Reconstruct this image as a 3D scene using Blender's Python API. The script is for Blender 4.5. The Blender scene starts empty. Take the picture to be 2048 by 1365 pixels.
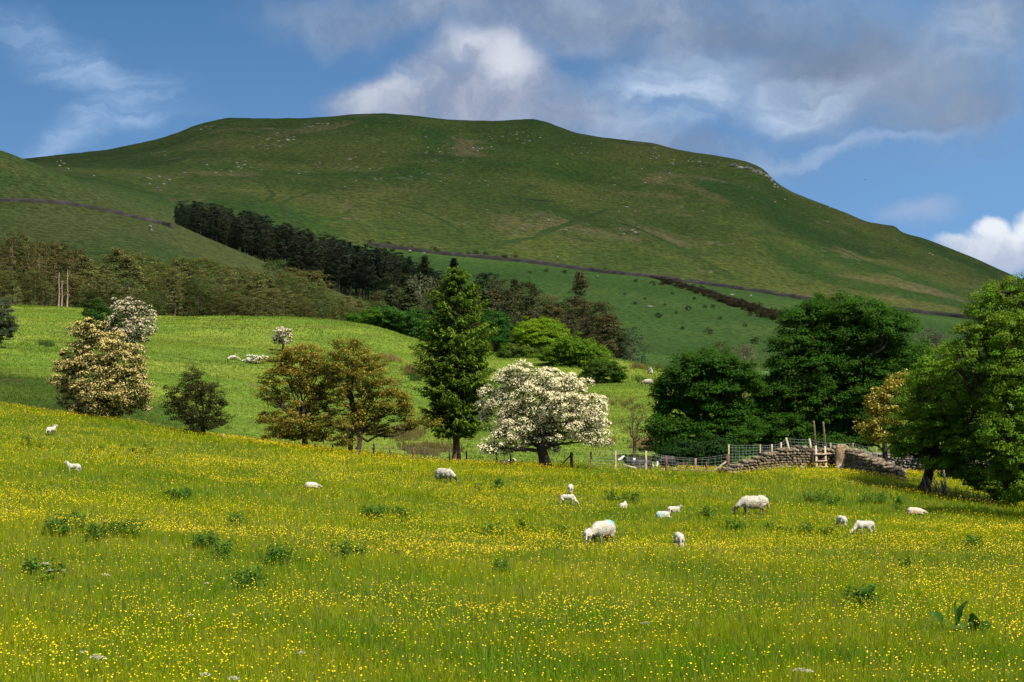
import bpy, bmesh, math, random
import numpy as np
from mathutils import Vector, Matrix

scene = bpy.context.scene
COL = scene.collection
R = random.Random(7)
NR = np.random.default_rng(7)

# ------------------------------------------------------------------ camera
F = 70.0 * 2048 / 36.0          # focal length in photo pixels
CX, Y0 = 1024.0, 800.0          # principal column and the row of the horizon
cam_d = bpy.data.cameras.new('camera')
cam_d.lens = 70.0
cam_d.sensor_width = 36.0
cam_d.sensor_fit = 'HORIZONTAL'
cam_d.shift_y = (Y0 - 682.5) / 2048.0
cam_d.clip_start = 0.5
cam_d.clip_end = 20000.0
cam = bpy.data.objects.new('camera', cam_d)
cam.rotation_euler = (math.radians(90), 0, 0)
COL.objects.link(cam)
scene.camera = cam

# ------------------------------------------------------------------ sun
SUN_EL, SUN_AZ = math.radians(52), math.radians(141)   # azimuth clockwise from the view direction
SDIR = Vector((math.sin(SUN_AZ) * math.cos(SUN_EL), math.cos(SUN_AZ) * math.cos(SUN_EL), math.sin(SUN_EL)))
sun_d = bpy.data.lights.new('sun', 'SUN')
sun_d.energy = 4.6
sun_d.angle = math.radians(0.5)
sun_d.color = (1.0, 0.93, 0.80)
sun = bpy.data.objects.new('sun', sun_d)
sun.rotation_euler = (-SDIR).to_track_quat('-Z', 'Y').to_euler()
COL.objects.link(sun)

# ------------------------------------------------------------------ exposure
scene.view_settings.view_transform = 'Standard'
scene.view_settings.look = 'None'
scene.view_settings.exposure = 0.78
scene.view_settings.gamma = 1.0
scene.view_settings.use_curve_mapping = False
scene.cycles.max_bounces = 6
scene.cycles.diffuse_bounces = 3
scene.cycles.transmission_bounces = 4
scene.cycles.transparent_max_bounces = 8

# ------------------------------------------------------------------ node helpers
class NT:
    def __init__(s, tree):
        s.t = tree
    def n(s, typ, **kw):
        o = s.t.nodes.new(typ)
        for k, v in kw.items():
            setattr(o, k, v)
        return o
    def put(s, sock, v):
        if isinstance(v, bpy.types.NodeSocket):
            s.t.links.new(v, sock)
        else:
            sock.default_value = v
    def m(s, op, a, b=0.0, c=None, clamp=False):
        o = s.n('ShaderNodeMath', operation=op, use_clamp=clamp)
        s.put(o.inputs[0], a); s.put(o.inputs[1], b)
        if c is not None:
            s.put(o.inputs[2], c)
        return o.outputs[0]
    def mr(s, v, a, b, c=0.0, d=1.0, smooth=True):
        o = s.n('ShaderNodeMapRange', interpolation_type='SMOOTHSTEP' if smooth else 'LINEAR')
        s.put(o.inputs[0], v)
        for i, x in enumerate((a, b, c, d)):
            s.put(o.inputs[i + 1], x)
        return o.outputs[0]
    def mix(s, f, a, b, blend='MIX'):
        o = s.n('ShaderNodeMix', data_type='RGBA', blend_type=blend)
        s.put(o.inputs[0], f)
        s.put(o.inputs[6], a if isinstance(a, bpy.types.NodeSocket) else (*a, 1))
        s.put(o.inputs[7], b if isinstance(b, bpy.types.NodeSocket) else (*b, 1))
        return o.outputs[2]
    def noise(s, vec, scale, detail=4, rough=0.5, dist=0.0, col=False):
        o = s.n('ShaderNodeTexNoise')
        s.put(o.inputs['Vector'], vec)
        o.inputs['Scale'].default_value = scale
        o.inputs['Detail'].default_value = detail
        o.inputs['Roughness'].default_value = rough
        o.inputs['Distortion'].default_value = dist
        return o.outputs['Color' if col else 'Fac']
    def comb(s, x, y, z=0.0):
        o = s.n('ShaderNodeCombineXYZ')
        s.put(o.inputs[0], x); s.put(o.inputs[1], y); s.put(o.inputs[2], z)
        return o.outputs[0]
    def vm(s, op, a, b):
        o = s.n('ShaderNodeVectorMath', operation=op)
        s.put(o.inputs[0], a)
        s.put(o.inputs[1], b)
        return o.outputs[0]

# ------------------------------------------------------------------ world: sky with clouds
world = bpy.data.worlds.new('World')
scene.world = world
world.use_nodes = True
wt = world.node_tree
wt.nodes.clear()
W = NT(wt)
sky = W.n('ShaderNodeTexSky', sky_type='NISHITA', sun_disc=False)
sky.sun_elevation = SUN_EL
sky.sun_rotation = SUN_AZ
sky.altitude = 150
sky.air_density = 1.0
sky.dust_density = 0.3
sky.ozone_density = 2.5
SKY_K = 0.10
tc = W.n('ShaderNodeTexCoord').outputs['Generated']
sp = W.n('ShaderNodeSeparateXYZ'); W.put(sp.inputs[0], tc)
ysafe = W.m('MAXIMUM', sp.outputs[1], 0.05)
U = W.m('MULTIPLY', W.m('DIVIDE', sp.outputs[0], ysafe), F / 1000.0)     # kilopixels right of centre
V = W.m('MULTIPLY', W.m('DIVIDE', sp.outputs[2], ysafe), F / 1000.0)     # kilopixels above the horizon
UV = W.comb(U, V)
front = W.mr(sp.outputs[1], 0.25, 0.55)
d1 = W.noise(UV, 3.2, 5, 0.55, col=True)
d1 = W.vm('SUBTRACT', d1, (0.5, 0.5, 0.5))
d2 = W.noise(UV, 11.0, 5, 0.6, col=True)
d2 = W.vm('SUBTRACT', d2, (0.5, 0.5, 0.5))
def scl(v, k):
    o = W.n('ShaderNodeVectorMath', operation='SCALE'); W.put(o.inputs[0], v); o.inputs[3].default_value = k
    return o.outputs[0]
DUV = W.vm('ADD', W.vm('ADD', UV, scl(d1, 0.22)), scl(d2, 0.07))
CUV = W.vm('ADD', W.vm('ADD', UV, scl(d1, 0.10)), scl(d2, 0.055))
def blob(px, py, rx, ry, rot=0.0, soft=(1.0, 0.0), src=None):
    """an elliptic cloud patch in the sky: 1 at its middle, 0 at its rim"""
    o = W.n('ShaderNodeMapping', vector_type='TEXTURE')
    W.put(o.inputs[0], src or DUV)
    o.inputs['Location'].default_value = ((px - CX) / 1000, (Y0 - py) / 1000, 0)
    o.inputs['Rotation'].default_value = (0, 0, math.radians(rot))
    o.inputs['Scale'].default_value = (rx / 1000, ry / 1000, 1)
    l = W.n('ShaderNodeVectorMath', operation='LENGTH'); W.put(l.inputs[0], o.outputs[0])
    return W.mr(l.outputs['Value'], soft[0], soft[1])
def mx(*a):
    r = a[0]
    for b in a[1:]:
        r = W.m('MAXIMUM', r, b)
    return r
def rotuv(rot, sx, sy):
    o = W.n('ShaderNodeMapping'); W.put(o.inputs[0], DUV)
    o.inputs['Rotation'].default_value = (0, 0, math.radians(rot))
    o.inputs['Scale'].default_value = (sx, sy, 1)
    return o.outputs[0]
fine = W.noise(DUV, 7.0, 6, 0.6)
big = W.noise(DUV, 2.6, 4, 0.55)
# blue of the clear sky
blue = W.mix(W.mr(V, 0.28, 0.80, smooth=False), (0.150, 0.310, 0.56), (0.068, 0.180, 0.38))
blue = W.mix(W.mr(U, 0.2, 1.1, 0.0, 0.35), blue, (0.20, 0.40, 0.70))
c = blue
# veil of soft grey cloud over the upper middle and right
veil = mx(blob(1250, 30, 900, 190, -4), W.m('MULTIPLY', blob(850, 30, 480, 90, 0), 1.0), W.m('MULTIPLY', blob(1130, 60, 120, 90, 0), 0.9), blob(2000, 60, 260, 170, 0), W.m('MULTIPLY', blob(1180, 230, 300, 110, -20), 0.9), W.m('MULTIPLY', blob(1700, 150, 620, 200, -6), 1.0), W.m('MULTIPLY', blob(1330, 290, 420, 70, -6), 0.9),
          W.m('MULTIPLY', blob(1900, 240, 330, 70, 4), 0.9))
veil = W.m('MULTIPLY', veil, W.mr(big, 0.25, 0.52, 0.6, 1.0))
veil = W.m('MULTIPLY', veil, W.m('SUBTRACT', 1.0, W.m('MULTIPLY', blob(1130, 118, 110, 40, 5), 0.8)))
veil_col = W.mix(W.mr(fine, 0.35, 0.7), (0.18, 0.25, 0.38), (0.31, 0.38, 0.50))
dark = mx(blob(1650, 90, 380, 110, -8), blob(1900, 200, 260, 110, 0), W.m('MULTIPLY', blob(1150, 40, 420, 60, 0), 0.3))
veil_col = W.mix(W.m('MULTIPLY', dark, 0.85), veil_col, W.mix(W.mr(big, 0.4, 0.65), (0.14, 0.18, 0.25), (0.23, 0.275, 0.355)))
c = W.mix(W.m('MULTIPLY', veil, 0.95), c, veil_col)
# brushed streaks of thin white cloud
st = W.noise(rotuv(24, 1.5, 5.5), 2.6, 6, 0.58)
stm = mx(blob(1330, 180, 260, 100, 14, (1.0, 0.2)), blob(1610, 195, 190, 70, 6, (1.0, 0.2)), W.m('MULTIPLY', blob(1950, 90, 180, 130, 20), 0.45))
c = W.mix(W.m('MULTIPLY', stm, W.mr(st, 0.30, 0.70, 0.15, 1.0)), c, (0.43, 0.54, 0.70))
st2 = W.noise(rotuv(-30, 1.3, 7.0), 2.4, 6, 0.62)
stm2 = mx(blob(180, 120, 320, 75, -24), blob(300, 200, 120, 90, 0), W.m('MULTIPLY', blob(190, 250, 230, 70, 32), 0.95), W.m('MULTIPLY', blob(70, 60, 200, 80, -25), 0.6))
c = W.mix(W.m('MULTIPLY', stm2, W.mr(st2, 0.30, 0.72, 0.10, 0.70)), c, (0.40, 0.54, 0.75))
# the cumulus over the hill
cm = mx(blob(960, 165, 175, 130, 0, (1.0, 0.55), CUV), blob(1000, 120, 100, 75, 0, (1.0, 0.5), CUV), blob(790, 200, 190, 65, 8, (1.0, 0.4), CUV),
        W.m('MULTIPLY', blob(930, 230, 340, 60, 0, (1.0, 0.35), CUV), 0.85), W.m('MULTIPLY', blob(850, 140, 110, 50, 15, (1.0, 0.2), CUV), 0.8))
cm = W.m('MULTIPLY', cm, W.mr(fine, 0.25, 0.5, 0.65, 1.0))
lit = mx(W.m('MULTIPLY', blob(1010, 125, 105, 100, 0, (1.0, 0.0), CUV), 0.85), W.m('MULTIPLY', blob(930, 100, 130, 60, 15, (1.0, 0.0), CUV), 0.7), W.m('MULTIPLY', blob(760, 185, 150, 55, 12, (1.0, 0.0)), 0.55))
cum_col = W.mix(W.mr(fine, 0.35, 0.7), (0.23, 0.28, 0.40), (0.36, 0.41, 0.52))
cum_col = W.mix(W.m('MULTIPLY', lit, W.mr(fine, 0.3, 0.6, 0.55, 1.0)), cum_col, (0.62, 0.66, 0.74))
c = W.mix(cm, c, cum_col)
# the bright cumulus low on the right and its grey neighbour
c = W.mix(W.m('MULTIPLY', blob(1835, 440, 110, 45, 0), 0.6), c, (0.34, 0.42, 0.58))
cr = mx(blob(2010, 505, 105, 60, 0, (1.0, 0.45), CUV), blob(1988, 468, 55, 36, 0, (1.0, 0.45), CUV), blob(2080, 475, 70, 48, 0, (1.0, 0.45), CUV), blob(1960, 510, 110, 30, -14, (1.0, 0.5), CUV), blob(2200, 480, 200, 90, 0, (1.0, 0.7), CUV))
cr_col = W.mix(W.mr(W.m('ADD', V, W.m('MULTIPLY', W.m('SUBTRACT', fine, 0.5), 0.25)), 0.25, 0.37), (0.40, 0.47, 0.60), (0.72, 0.76, 0.82))
c = W.mix(cr, c, cr_col)
# low band of pale cloud just over the right flank and at far left
c = W.mix(W.m('MULTIPLY', blob(1700, 300, 330, 22, 8), 0.5), c, (0.36, 0.45, 0.62))
nsc = W.n('ShaderNodeMix', data_type='RGBA', blend_type='MULTIPLY')
nsc.inputs[0].default_value = 1.0
W.put(nsc.inputs[6], sky.outputs[0]); nsc.inputs[7].default_value = (SKY_K, SKY_K, SKY_K, 1)
fin = W.mix(W.m('MULTIPLY', front, W.mr(sp.outputs[2], 0.45, 0.65, 1.0, 0.0)), nsc.outputs[2], c)
bg = W.n('ShaderNodeBackground'); W.put(bg.inputs[0], fin); bg.inputs[1].default_value = 0.68
wo = W.n('ShaderNodeOutputWorld'); wt.links.new(bg.outputs[0], wo.inputs[0])

# ------------------------------------------------------------------ numeric helpers
def mono_slopes(xs, ys):
    """Fritsch-Carlson slopes; xs (K,), ys (K,N)"""
    h = np.diff(xs)[:, None]
    dl = np.diff(ys, axis=0) / h
    m = np.zeros_like(ys)
    m[0], m[-1] = dl[0], dl[-1]
    a, b = dl[:-1], dl[1:]
    w1, w2 = 2 * h[1:] + h[:-1], h[1:] + 2 * h[:-1]
    same = (a * b) > 0
    with np.errstate(divide='ignore', invalid='ignore'):
        hm = (w1 + w2) / (w1 / a + w2 / b)
    m[1:-1] = np.where(same, hm, 0)
    return m
def herm(xs, ys, m, x):
    """xs (K,), ys (K,N), x (N,) -> (N,)"""
    i = np.clip(np.searchsorted(xs, x, side='right') - 1, 0, len(xs) - 2)
    x0, x1 = xs[i], xs[i + 1]
    h = x1 - x0
    t = np.clip((x - x0) / h, 0, 1)
    k = np.arange(ys.shape[1]) if ys.shape[1] == len(x) else np.zeros(len(x), int)
    y0, y1, m0, m1 = ys[i, k], ys[i + 1, k], m[i, k], m[i + 1, k]
    return ((2*t**3 - 3*t*t + 1) * y0 + (t**3 - 2*t*t + t) * h * m0 + (-2*t**3 + 3*t*t) * y1 + (t**3 - t*t) * h * m1)
def hashf(ix, iy, seed):
    n = (ix.astype(np.int64) * 374761393 + iy.astype(np.int64) * 668265263 + seed * 974634777) & 0xffffffff
    n = ((n ^ (n >> 13)) * 1274126177) & 0xffffffff
    n = ((n ^ (n >> 15)) * 2246822519) & 0xffffffff
    return (n ^ (n >> 16)) / 4294967295.0
def vnoise(x, y, s=0):
    x = np.asarray(x, float); y = np.asarray(y, float)
    ix, iy = np.floor(x), np.floor(y)
    fx, fy = x - ix, y - iy
    fx = fx * fx * (3 - 2 * fx); fy = fy * fy * (3 - 2 * fy)
    a = hashf(ix, iy, s); b = hashf(ix + 1, iy, s); c_ = hashf(ix, iy + 1, s); d = hashf(ix + 1, iy + 1, s)
    return (a * (1 - fx) + b * fx) * (1 - fy) + (c_ * (1 - fx) + d * fx) * fy
def fbm(x, y, s=0, o=4):
    r = 0; a = 0.5; t = 0
    for k in range(o):
        r = r + a * vnoise(x * 2**k + 17.3 * k, y * 2**k - 9.1 * k, s + k); t += a; a *= 0.5
    return r / t

# ------------------------------------------------------------------ the lie of the land
# lines across the valley: distance ahead, and how high the land stands there (as seen from the camera's place)
CREST = [(-900, 360), (-300, 345), (0, 326), (60, 320), (130, 313), (200, 304), (260, 293), (300, 284), (350, 268), (385, 254), (420, 245), (460, 238), (520, 240), (590, 240),
         (640, 237), (700, 231), (760, 229), (800, 231), (850, 237), (900, 241), (960, 243), (1010, 242), (1060, 241), (1090, 246), (1120, 257), (1160, 270), (1220, 278),
         (1300, 289), (1360, 303), (1430, 313), (1470, 320), (1510, 331), (1530, 342), (1545, 358), (1570, 377), (1600, 392), (1640, 408), (1700, 430),
         (1740, 445), (1770, 450), (1788, 452), (1803, 464), (1850, 480), (1900, 499), (1950, 518), (2000, 541), (2048, 563), (2200, 640), (2600, 720)]
WALL8 = [(-300, 350), (0, 347), (60, 347), (150, 357), (250, 376), (340, 401), (430, 421), (520, 440), (660, 478), (760, 495), (900, 511), (1050, 526), (1200, 545), (1310, 556), (1400, 568),
         (1500, 582), (1600, 598), (1800, 622), (1900, 633), (2048, 650), (2200, 672), (2600, 740)]
TL = [
 (3.0, [(1024, 800 + 3.15 / 3 * F)]),
 (14.0, [(1024, 800 + 3.40 / 14 * F)]),
 (25.0, [(0, 1350), (512, 1360), (1024, 1365), (2048, 1368)]),
 (34.0, [(0, 1185), (512, 1208), (1024, 1222), (1536, 1226), (2048, 1228)]),
 (45.0, [(0, 1062), (512, 1100), (1024, 1130), (1536, 1140), (2048, 1144)]),
 (58.0, [(0, 990), (512, 1035), (1024, 1080), (1536, 1090), (2048, 1092)]),
 (68.0, [(0, 945), (512, 985), (1024, 1025), (1536, 1040), (2048, 1057)]),
 (80.0, [(0, 890), (300, 920), (600, 945), (900, 972), (1200, 985), (1536, 992), (1800, 1003), (2048, 1025)]),
 (92.0, [(0, 842), (200, 862), (450, 892), (700, 920), (900, 938), (1150, 950), (1450, 955), (1640, 950), (1900, 973), (2048, 1005)]),
 (100.0, [(0, 815), (200, 840), (450, 880), (700, 907), (900, 930), (1150, 938), (1300, 943), (1450, 946), (1560, 939), (1640, 938), (1760, 948), (1900, 958), (2048, 985)]),
 (112.0, [(0, 824), (200, 846), (450, 884), (700, 908), (900, 920), (1150, 927), (1300, 932), (1450, 940), (1640, 940), (1900, 950), (2048, 970)]),
 (130.0, [(0, 800), (300, 825), (600, 866), (900, 893), (1200, 893), (1500, 905), (2048, 940)]),
 (170.0, [(0, 725), (300, 740), (600, 780), (900, 825), (1200, 830), (1400, 834), (1700, 850), (2048, 890)]),
 (220.0, [(0, 660), (300, 678), (600, 700), (800, 722), (1000, 768), (1200, 775), (1330, 778), (1500, 800), (2048, 850)]),
 (270.0, [(0, 612), (150, 620), (300, 634), (600, 638), (740, 655), (850, 688), (1000, 713), (1200, 716), (1330, 741), (1500, 765), (2048, 830)]),
 (300.0, [(0, 612), (300, 637), (600, 645), (740, 670), (850, 705), (1000, 735), (1200, 742), (1330, 766), (1500, 782), (2048, 845)]),
 (350.0, [(0, 606), (300, 634), (600, 645), (740, 672), (850, 705), (1000, 735), (1200, 742), (1330, 762), (1500, 777), (2048, 832)]),
 (430.0, [(0, 530), (200, 545), (400, 575), (520, 600), (660, 640), (800, 668), (1000, 700), (1200, 712), (1330, 728), (1500, 740), (1800, 760), (2048, 790)]),
 (520.0, [(0, 420), (150, 441), (300, 472), (400, 510), (520, 550), (660, 610), (800, 640), (1000, 655), (1200, 665), (1330, 690), (1500, 700), (1800, 705), (2048, 740)]),
 (600.0, [(-300, 250), (0, 304), (60, 325), (150, 360), (250, 402), (340, 443), (430, 483), (520, 520), (660, 578), (740, 604), (850, 610), (1000, 612), (1200, 625), (1330, 640), (1500, 655), (1800, 670), (2048, 700)]),
 (660.0, [(-300, 290), (0, 348), (60, 362), (150, 387), (250, 424), (340, 463), (430, 503), (520, 538), (660, 593), (740, 598), (850, 587), (1000, 586), (1200, 600), (1330, 615), (1500, 630), (1800, 650), (2048, 675)]),
 (720.0, [(-300, 340), (0, 350), (60, 355), (150, 375), (250, 405), (340, 440), (430, 470), (520, 500), (660, 545), (740, 552), (850, 548), (1000, 555), (1200, 572), (1330, 588), (1500, 605), (1800, 635), (2048, 660)]),
 (800.0, WALL8),
 (1000.0, ('mid', 0.30)),
 (1250.0, ('mid', 0.60)),
 (1500.0, ('mid', 0.86)),
 (1700.0, CREST),
 (1850.0, ('drop', 6)),
 (2000.0, ('drop', 40)),
]
def yl(pts, px):
    if len(pts) == 1:
        return np.full_like(px, pts[0][1])
    xs = np.array([p[0] for p in pts], float); ys = np.array([[p[1]] for p in pts], float)
    return herm(xs, ys, mono_slopes(xs, ys), np.clip(px, xs[0], xs[-1]))
DK = np.array([t[0] for t in TL] + [2600.0, 4000.0, 9000.0, 15000.0])
def H0(X, Y):
    X = np.asarray(X, float).ravel(); Y = np.asarray(Y, float).ravel()
    px = CX + F * X / np.maximum(Y, 3.0)
    px = np.clip(px, -900, 2950)
    out = np.empty_like(X)
    for s in range(0, len(X), 40000):
        p = px[s:s + 40000]
        zs = []
        yw, yc = yl(WALL8, p), yl(CREST, p)
        for d, q in TL:
            if isinstance(q, tuple):
                y = yw + (yc - yw) * q[1] if q[0] == 'mid' else yc + q[1]
            else:
                y = yl(q, p)
            zs.append((Y0 - y) / F * d)
        zt = zs[-1]
        zs += [zt * 0.4 - 40, zt * 0 - 80, zt * 0 - 80, zt * 0 - 80]
        zs = np.array(zs)
        out[s:s + 40000] = herm(DK, zs, mono_slopes(DK, zs), np.clip(Y[s:s + 40000], 3.0, 14999))
    return out
def H(X, Y):
    X = np.asarray(X, float).ravel(); Y = np.asarray(Y, float).ravel()
    z = H0(X, Y)
    near = np.clip((Y - 6) / 10, 0, 1) * np.clip((130 - Y) / 30, 0, 1)
    z = z + near * 0.30 * (fbm(X / 4.5, Y / 4.5, 3, 3) - 0.5)
    mid = np.clip((Y - 105) / 20, 0, 1) * np.clip((420 - Y) / 100, 0, 1)
    z = z + mid * (1.1 * (fbm(X / 14, Y / 14, 11, 3) - 0.5) + 0.35 * (fbm(X / 3.2, Y / 3.2, 15, 2) - 0.5))
    far = np.clip((Y - 380) / 150, 0, 1) * np.clip((2100 - Y) / 300, 0, 1)
    fa = far * np.clip((Y - 700) / 200, 0.30, 1)
    z = z + fa * (3.0 * (fbm(X / 70, Y / 700, 21, 3) - 0.5) + 0.5 * (fbm(X / 14, Y / 70, 25, 3) - 0.5))
    z = z + np.clip((Y - 1450) / 150, 0, 1) * np.clip((2000 - Y) / 100, 0, 1) * 1.0 * (fbm(X / 9, Y / 40, 41, 3) - 0.5)
    # gullies running down the hill
    g = np.abs(fbm(X / 170 + Y / 700, Y / 900, 31, 3) - 0.5)
    z = z - np.clip((Y - 800) / 150, 0, 1) * np.clip((1650 - Y) / 150, 0, 1) * 1.6 * np.clip(1 - g / 0.05, 0, 1)
    return z
def h1(x, y):
    return float(H([x], [y])[0])
_dd = np.concatenate([np.linspace(8, 130, 1500), np.linspace(130, 420, 900), np.linspace(420, 2000, 1500)])
def at(px, py, dmin=8, dmax=2000):
    """the point of the ground seen at a photo pixel, nearest first"""
    d = _dd[(_dd >= dmin) & (_dd <= dmax)]
    x = (px - CX) / F * d
    yy = Y0 - F * H(x, d) / d
    k = np.nonzero(yy <= py)[0]
    i = k[0] if len(k) else int(np.argmin(yy))
    return Vector((x[i], d[i], h1(x[i], d[i])))
def on(px, d):
    x = (px - CX) / F * d
    return Vector((x, d, h1(x, d)))
def py_of(v):
    return Y0 - F * v.z / v.y

# ------------------------------------------------------------------ object helpers
def mesh_np(name, V, F_, mat=None, tint=None, smooth=False):
    me = bpy.data.meshes.new(name)
    V = np.asarray(V, np.float32).reshape(-1, 3)
    F_ = F_ if isinstance(F_, list) else [F_]
    F_ = [np.asarray(f, np.int32) for f in F_ if len(f)]
    me.vertices.add(len(V)); me.vertices.foreach_set('co', V.ravel())
    nl = sum(f.size for f in F_); npoly = sum(len(f) for f in F_)
    me.loops.add(nl); me.polygons.add(npoly)
    me.loops.foreach_set('vertex_index', np.concatenate([f.ravel() for f in F_]))
    ls = []; o = 0
    for f in F_:
        ls.append(o + np.arange(len(f)) * f.shape[1]); o += f.size
    me.polygons.foreach_set('loop_start', np.concatenate(ls).astype(np.int32))
    if smooth:
        me.polygons.foreach_set('use_smooth', np.ones(npoly, bool))
    me.update(calc_edges=True)
    if tint is not None:
        at_ = me.attributes.new('tint', 'FLOAT_COLOR', 'POINT')
        t = np.ones((len(V), 4), np.float32); t[:, :3] = tint
        at_.data.foreach_set('color', t.ravel())
    if mat:
        me.materials.append(mat)
    return me
def link(name, me, parent=None, loc=(0, 0, 0)):
    o = bpy.data.objects.new(name, me)
    COL.objects.link(o)
    o.location = loc
    if parent:
        o.parent = parent
    return o
def tag(o, label=None, cat=None, group=None, kind=None):
    if label: o['label'] = label
    if cat: o['category'] = cat
    if group: o['group'] = group
    if kind: o['kind'] = kind
    return o
def root(name, label, cat, loc, rz=0.0, group=None):
    o = bpy.data.objects.new(name, None)
    COL.objects.link(o)
    o.empty_display_size = 0.3
    o.location = loc; o.rotation_euler = (0, 0, rz)
    return tag(o, label, cat, group)
def dup(o, loc=None, rz=None, scale=None, label=None):
    c_ = o.copy(); COL.objects.link(c_)
    if loc is not None: c_.location = loc
    if rz is not None: c_.rotation_euler = (0, 0, rz)
    if scale is not None: c_.scale = scale if hasattr(scale, '__len__') else (scale,) * 3
    if label: c_['label'] = label
    for ch in list(o.children):
        k = ch.copy(); COL.objects.link(k); k.parent = c_
    return c_

# ------------------------------------------------------------------ materials
def new_mat(name):
    m = bpy.data.materials.new(name); m.use_nodes = True
    m.node_tree.nodes.clear()
    T = NT(m.node_tree)
    out = T.n('ShaderNodeOutputMaterial')
    return m, T, out
def tinted(name, rough=0.75, trans=0.0, noise_scale=0.0, noise_amt=0.3, spec=0.2, bump=0.0, bump_scale=20.0, backtint=(1, 1, 0.6)):
    """colour from the mesh's own 'tint' values, broken by noise; trans = light let through (leaves)"""
    m, T, out = new_mat(name)
    a = T.n('ShaderNodeAttribute', attribute_name='tint').outputs['Color']
    pos = T.n('ShaderNodeNewGeometry').outputs['Position']
    if noise_scale:
        nz = T.noise(pos, noise_scale, 4, 0.6)
        a = T.mix(1.0, a, T.mix(T.mr(nz, 0.3, 0.7), (1 - noise_amt,) * 3, (1 + noise_amt,) * 3), 'MULTIPLY')
    p = T.n('ShaderNodeBsdfPrincipled')
    T.put(p.inputs['Base Color'], a)
    p.inputs['Roughness'].default_value = rough
    p.inputs['Specular IOR Level'].default_value = spec
    if bump:
        b = T.n('ShaderNodeBump'); b.inputs['Strength'].default_value = bump; b.inputs['Distance'].default_value = 0.05
        T.put(b.inputs['Height'], T.noise(pos, bump_scale, 5, 0.65)); T.put(p.inputs['Normal'], b.outputs[0])
    sh = p.outputs[0]
    if trans:
        t = T.n('ShaderNodeBsdfTranslucent')
        T.put(t.inputs[0], T.mix(1.0, a, backtint, 'MULTIPLY'))
        x = T.n('ShaderNodeMixShader'); x.inputs[0].default_value = trans
        T.put(x.inputs[1], sh); T.put(x.inputs[2], t.outputs[0]); sh = x.outputs[0]
    T.put(out.inputs[0], sh)
    return m
M_leaf = tinted('leaf', 0.65, 0.48, spec=0.10)
M_needle = tinted('needle', 0.7, 0.30, spec=0.10)
M_petal = tinted('petal', 0.6, 0.3, spec=0.15, backtint=(1, 1, 0.9))
M_grass = tinted('grass_blade', 0.7, 0.48, spec=0.08)
M_bark = tinted('bark', 0.9, 0.0, 6.0, 0.45, 0.1, 0.6, 14.0)
M_wood = tinted('weathered_wood', 0.85, 0.0, 9.0, 0.35, 0.15, 0.4, 30.0)
M_stone = tinted('field_stone', 0.9, 0.0, 7.0, 0.45, 0.15, 0.7, 18.0)
M_wool = tinted('wool', 0.95, 0.0, 16.0, 0.28, 0.05, 1.0, 22.0)
M_iron = tinted('rusty_iron', 0.8, 0.0, 20.0, 0.4, 0.3)
M_wire = tinted('galvanised_wire', 0.5, 0.0, spec=0.4)

def ground_mat(name, stops, sc, fine_sc, bump_d, bump_sc, patches=(), along=1.0):
    """grassland: colours spread by broad noise, broken by fine noise and bump"""
    m, T, out = new_mat(name)
    pos = T.n('ShaderNodeNewGeometry').outputs['Position']
    fpos = pos
    pos = T.vm('MULTIPLY', pos, (1.0, along, 1.0))
    a = T.noise(pos, sc, 5, 0.6)
    f = T.noise(pos, fine_sc, 5, 0.75)
    v = T.m('ADD', T.m('MULTIPLY', a, 0.72), T.m('MULTIPLY', f, 0.28))
    r = T.n('ShaderNodeValToRGB')
    T.put(r.inputs[0], v)
    e = r.color_ramp.elements
    e[0].position, e[0].color = stops[0][0], (*stops[0][1], 1)
    e[1].position, e[1].color = stops[-1][0], (*stops[-1][1], 1)
    for p_, c_ in stops[1:-1]:
        k = e.new(p_); k.color = (*c_, 1)
    col = r.outputs[0]
    for (psc, lo, hi, pc, amt) in patches:
        col = T.mix(T.m('MULTIPLY', T.mr(T.noise(pos, psc, 4, 0.6, 0.6), lo, hi), amt), col, pc)
    col = T.mix(1.0, col, T.mix(T.mr(T.noise(pos, fine_sc * 1.7, 3, 0.8), 0.32, 0.68), (0.50,) * 3, (1.50,) * 3), 'MULTIPLY')
    p = T.n('ShaderNodeBsdfPrincipled')
    T.put(p.inputs['Base Color'], col)
    p.inputs['Roughness'].default_value = 0.95
    p.inputs['Specular IOR Level'].default_value = 0.05
    b = T.n('ShaderNodeBump'); b.inputs['Strength'].default_value = 0.9; b.inputs['Distance'].default_value = bump_d
    T.put(b.inputs['Height'], T.noise(pos, bump_sc, 5, 0.7)); T.put(p.inputs['Normal'], b.outputs[0])
    T.put(out.inputs[0], p.outputs[0])
    return m
M_meadow = ground_mat('meadow_turf', [(0.30, (0.035, 0.060, 0.006)), (0.5, (0.07, 0.105, 0.010)), (0.72, (0.12, 0.14, 0.015))], 0.35, 6.0, 0.10, 9.0)
M_pasture = ground_mat('pasture_turf', [(0.30, (0.045, 0.085, 0.010)), (0.48, (0.085, 0.140, 0.014)), (0.60, (0.140, 0.180, 0.022)), (0.75, (0.17, 0.185, 0.040))], 0.055, 1.6, 0.25, 2.2,
                       patches=[(0.09, 0.60, 0.68, (0.10, 0.075, 0.030), 0.55)])
M_hill = ground_mat('hill_turf', [(0.28, (0.026, 0.054, 0.009)), (0.44, (0.050, 0.080, 0.013)), (0.56, (0.083, 0.098, 0.018)), (0.74, (0.145, 0.122, 0.040))], 0.0085, 0.22, 1.5, 0.16,
                    patches=[(0.007, 0.52, 0.62, (0.032, 0.072, 0.010), 0.8), (0.011, 0.55, 0.66, (0.165, 0.125, 0.055), 0.6), (0.05, 0.62, 0.70, (0.20, 0.165, 0.10), 0.4), (0.03, 0.60, 0.67, (0.040, 0.060, 0.014), 0.6)], along=0.45)
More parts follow.
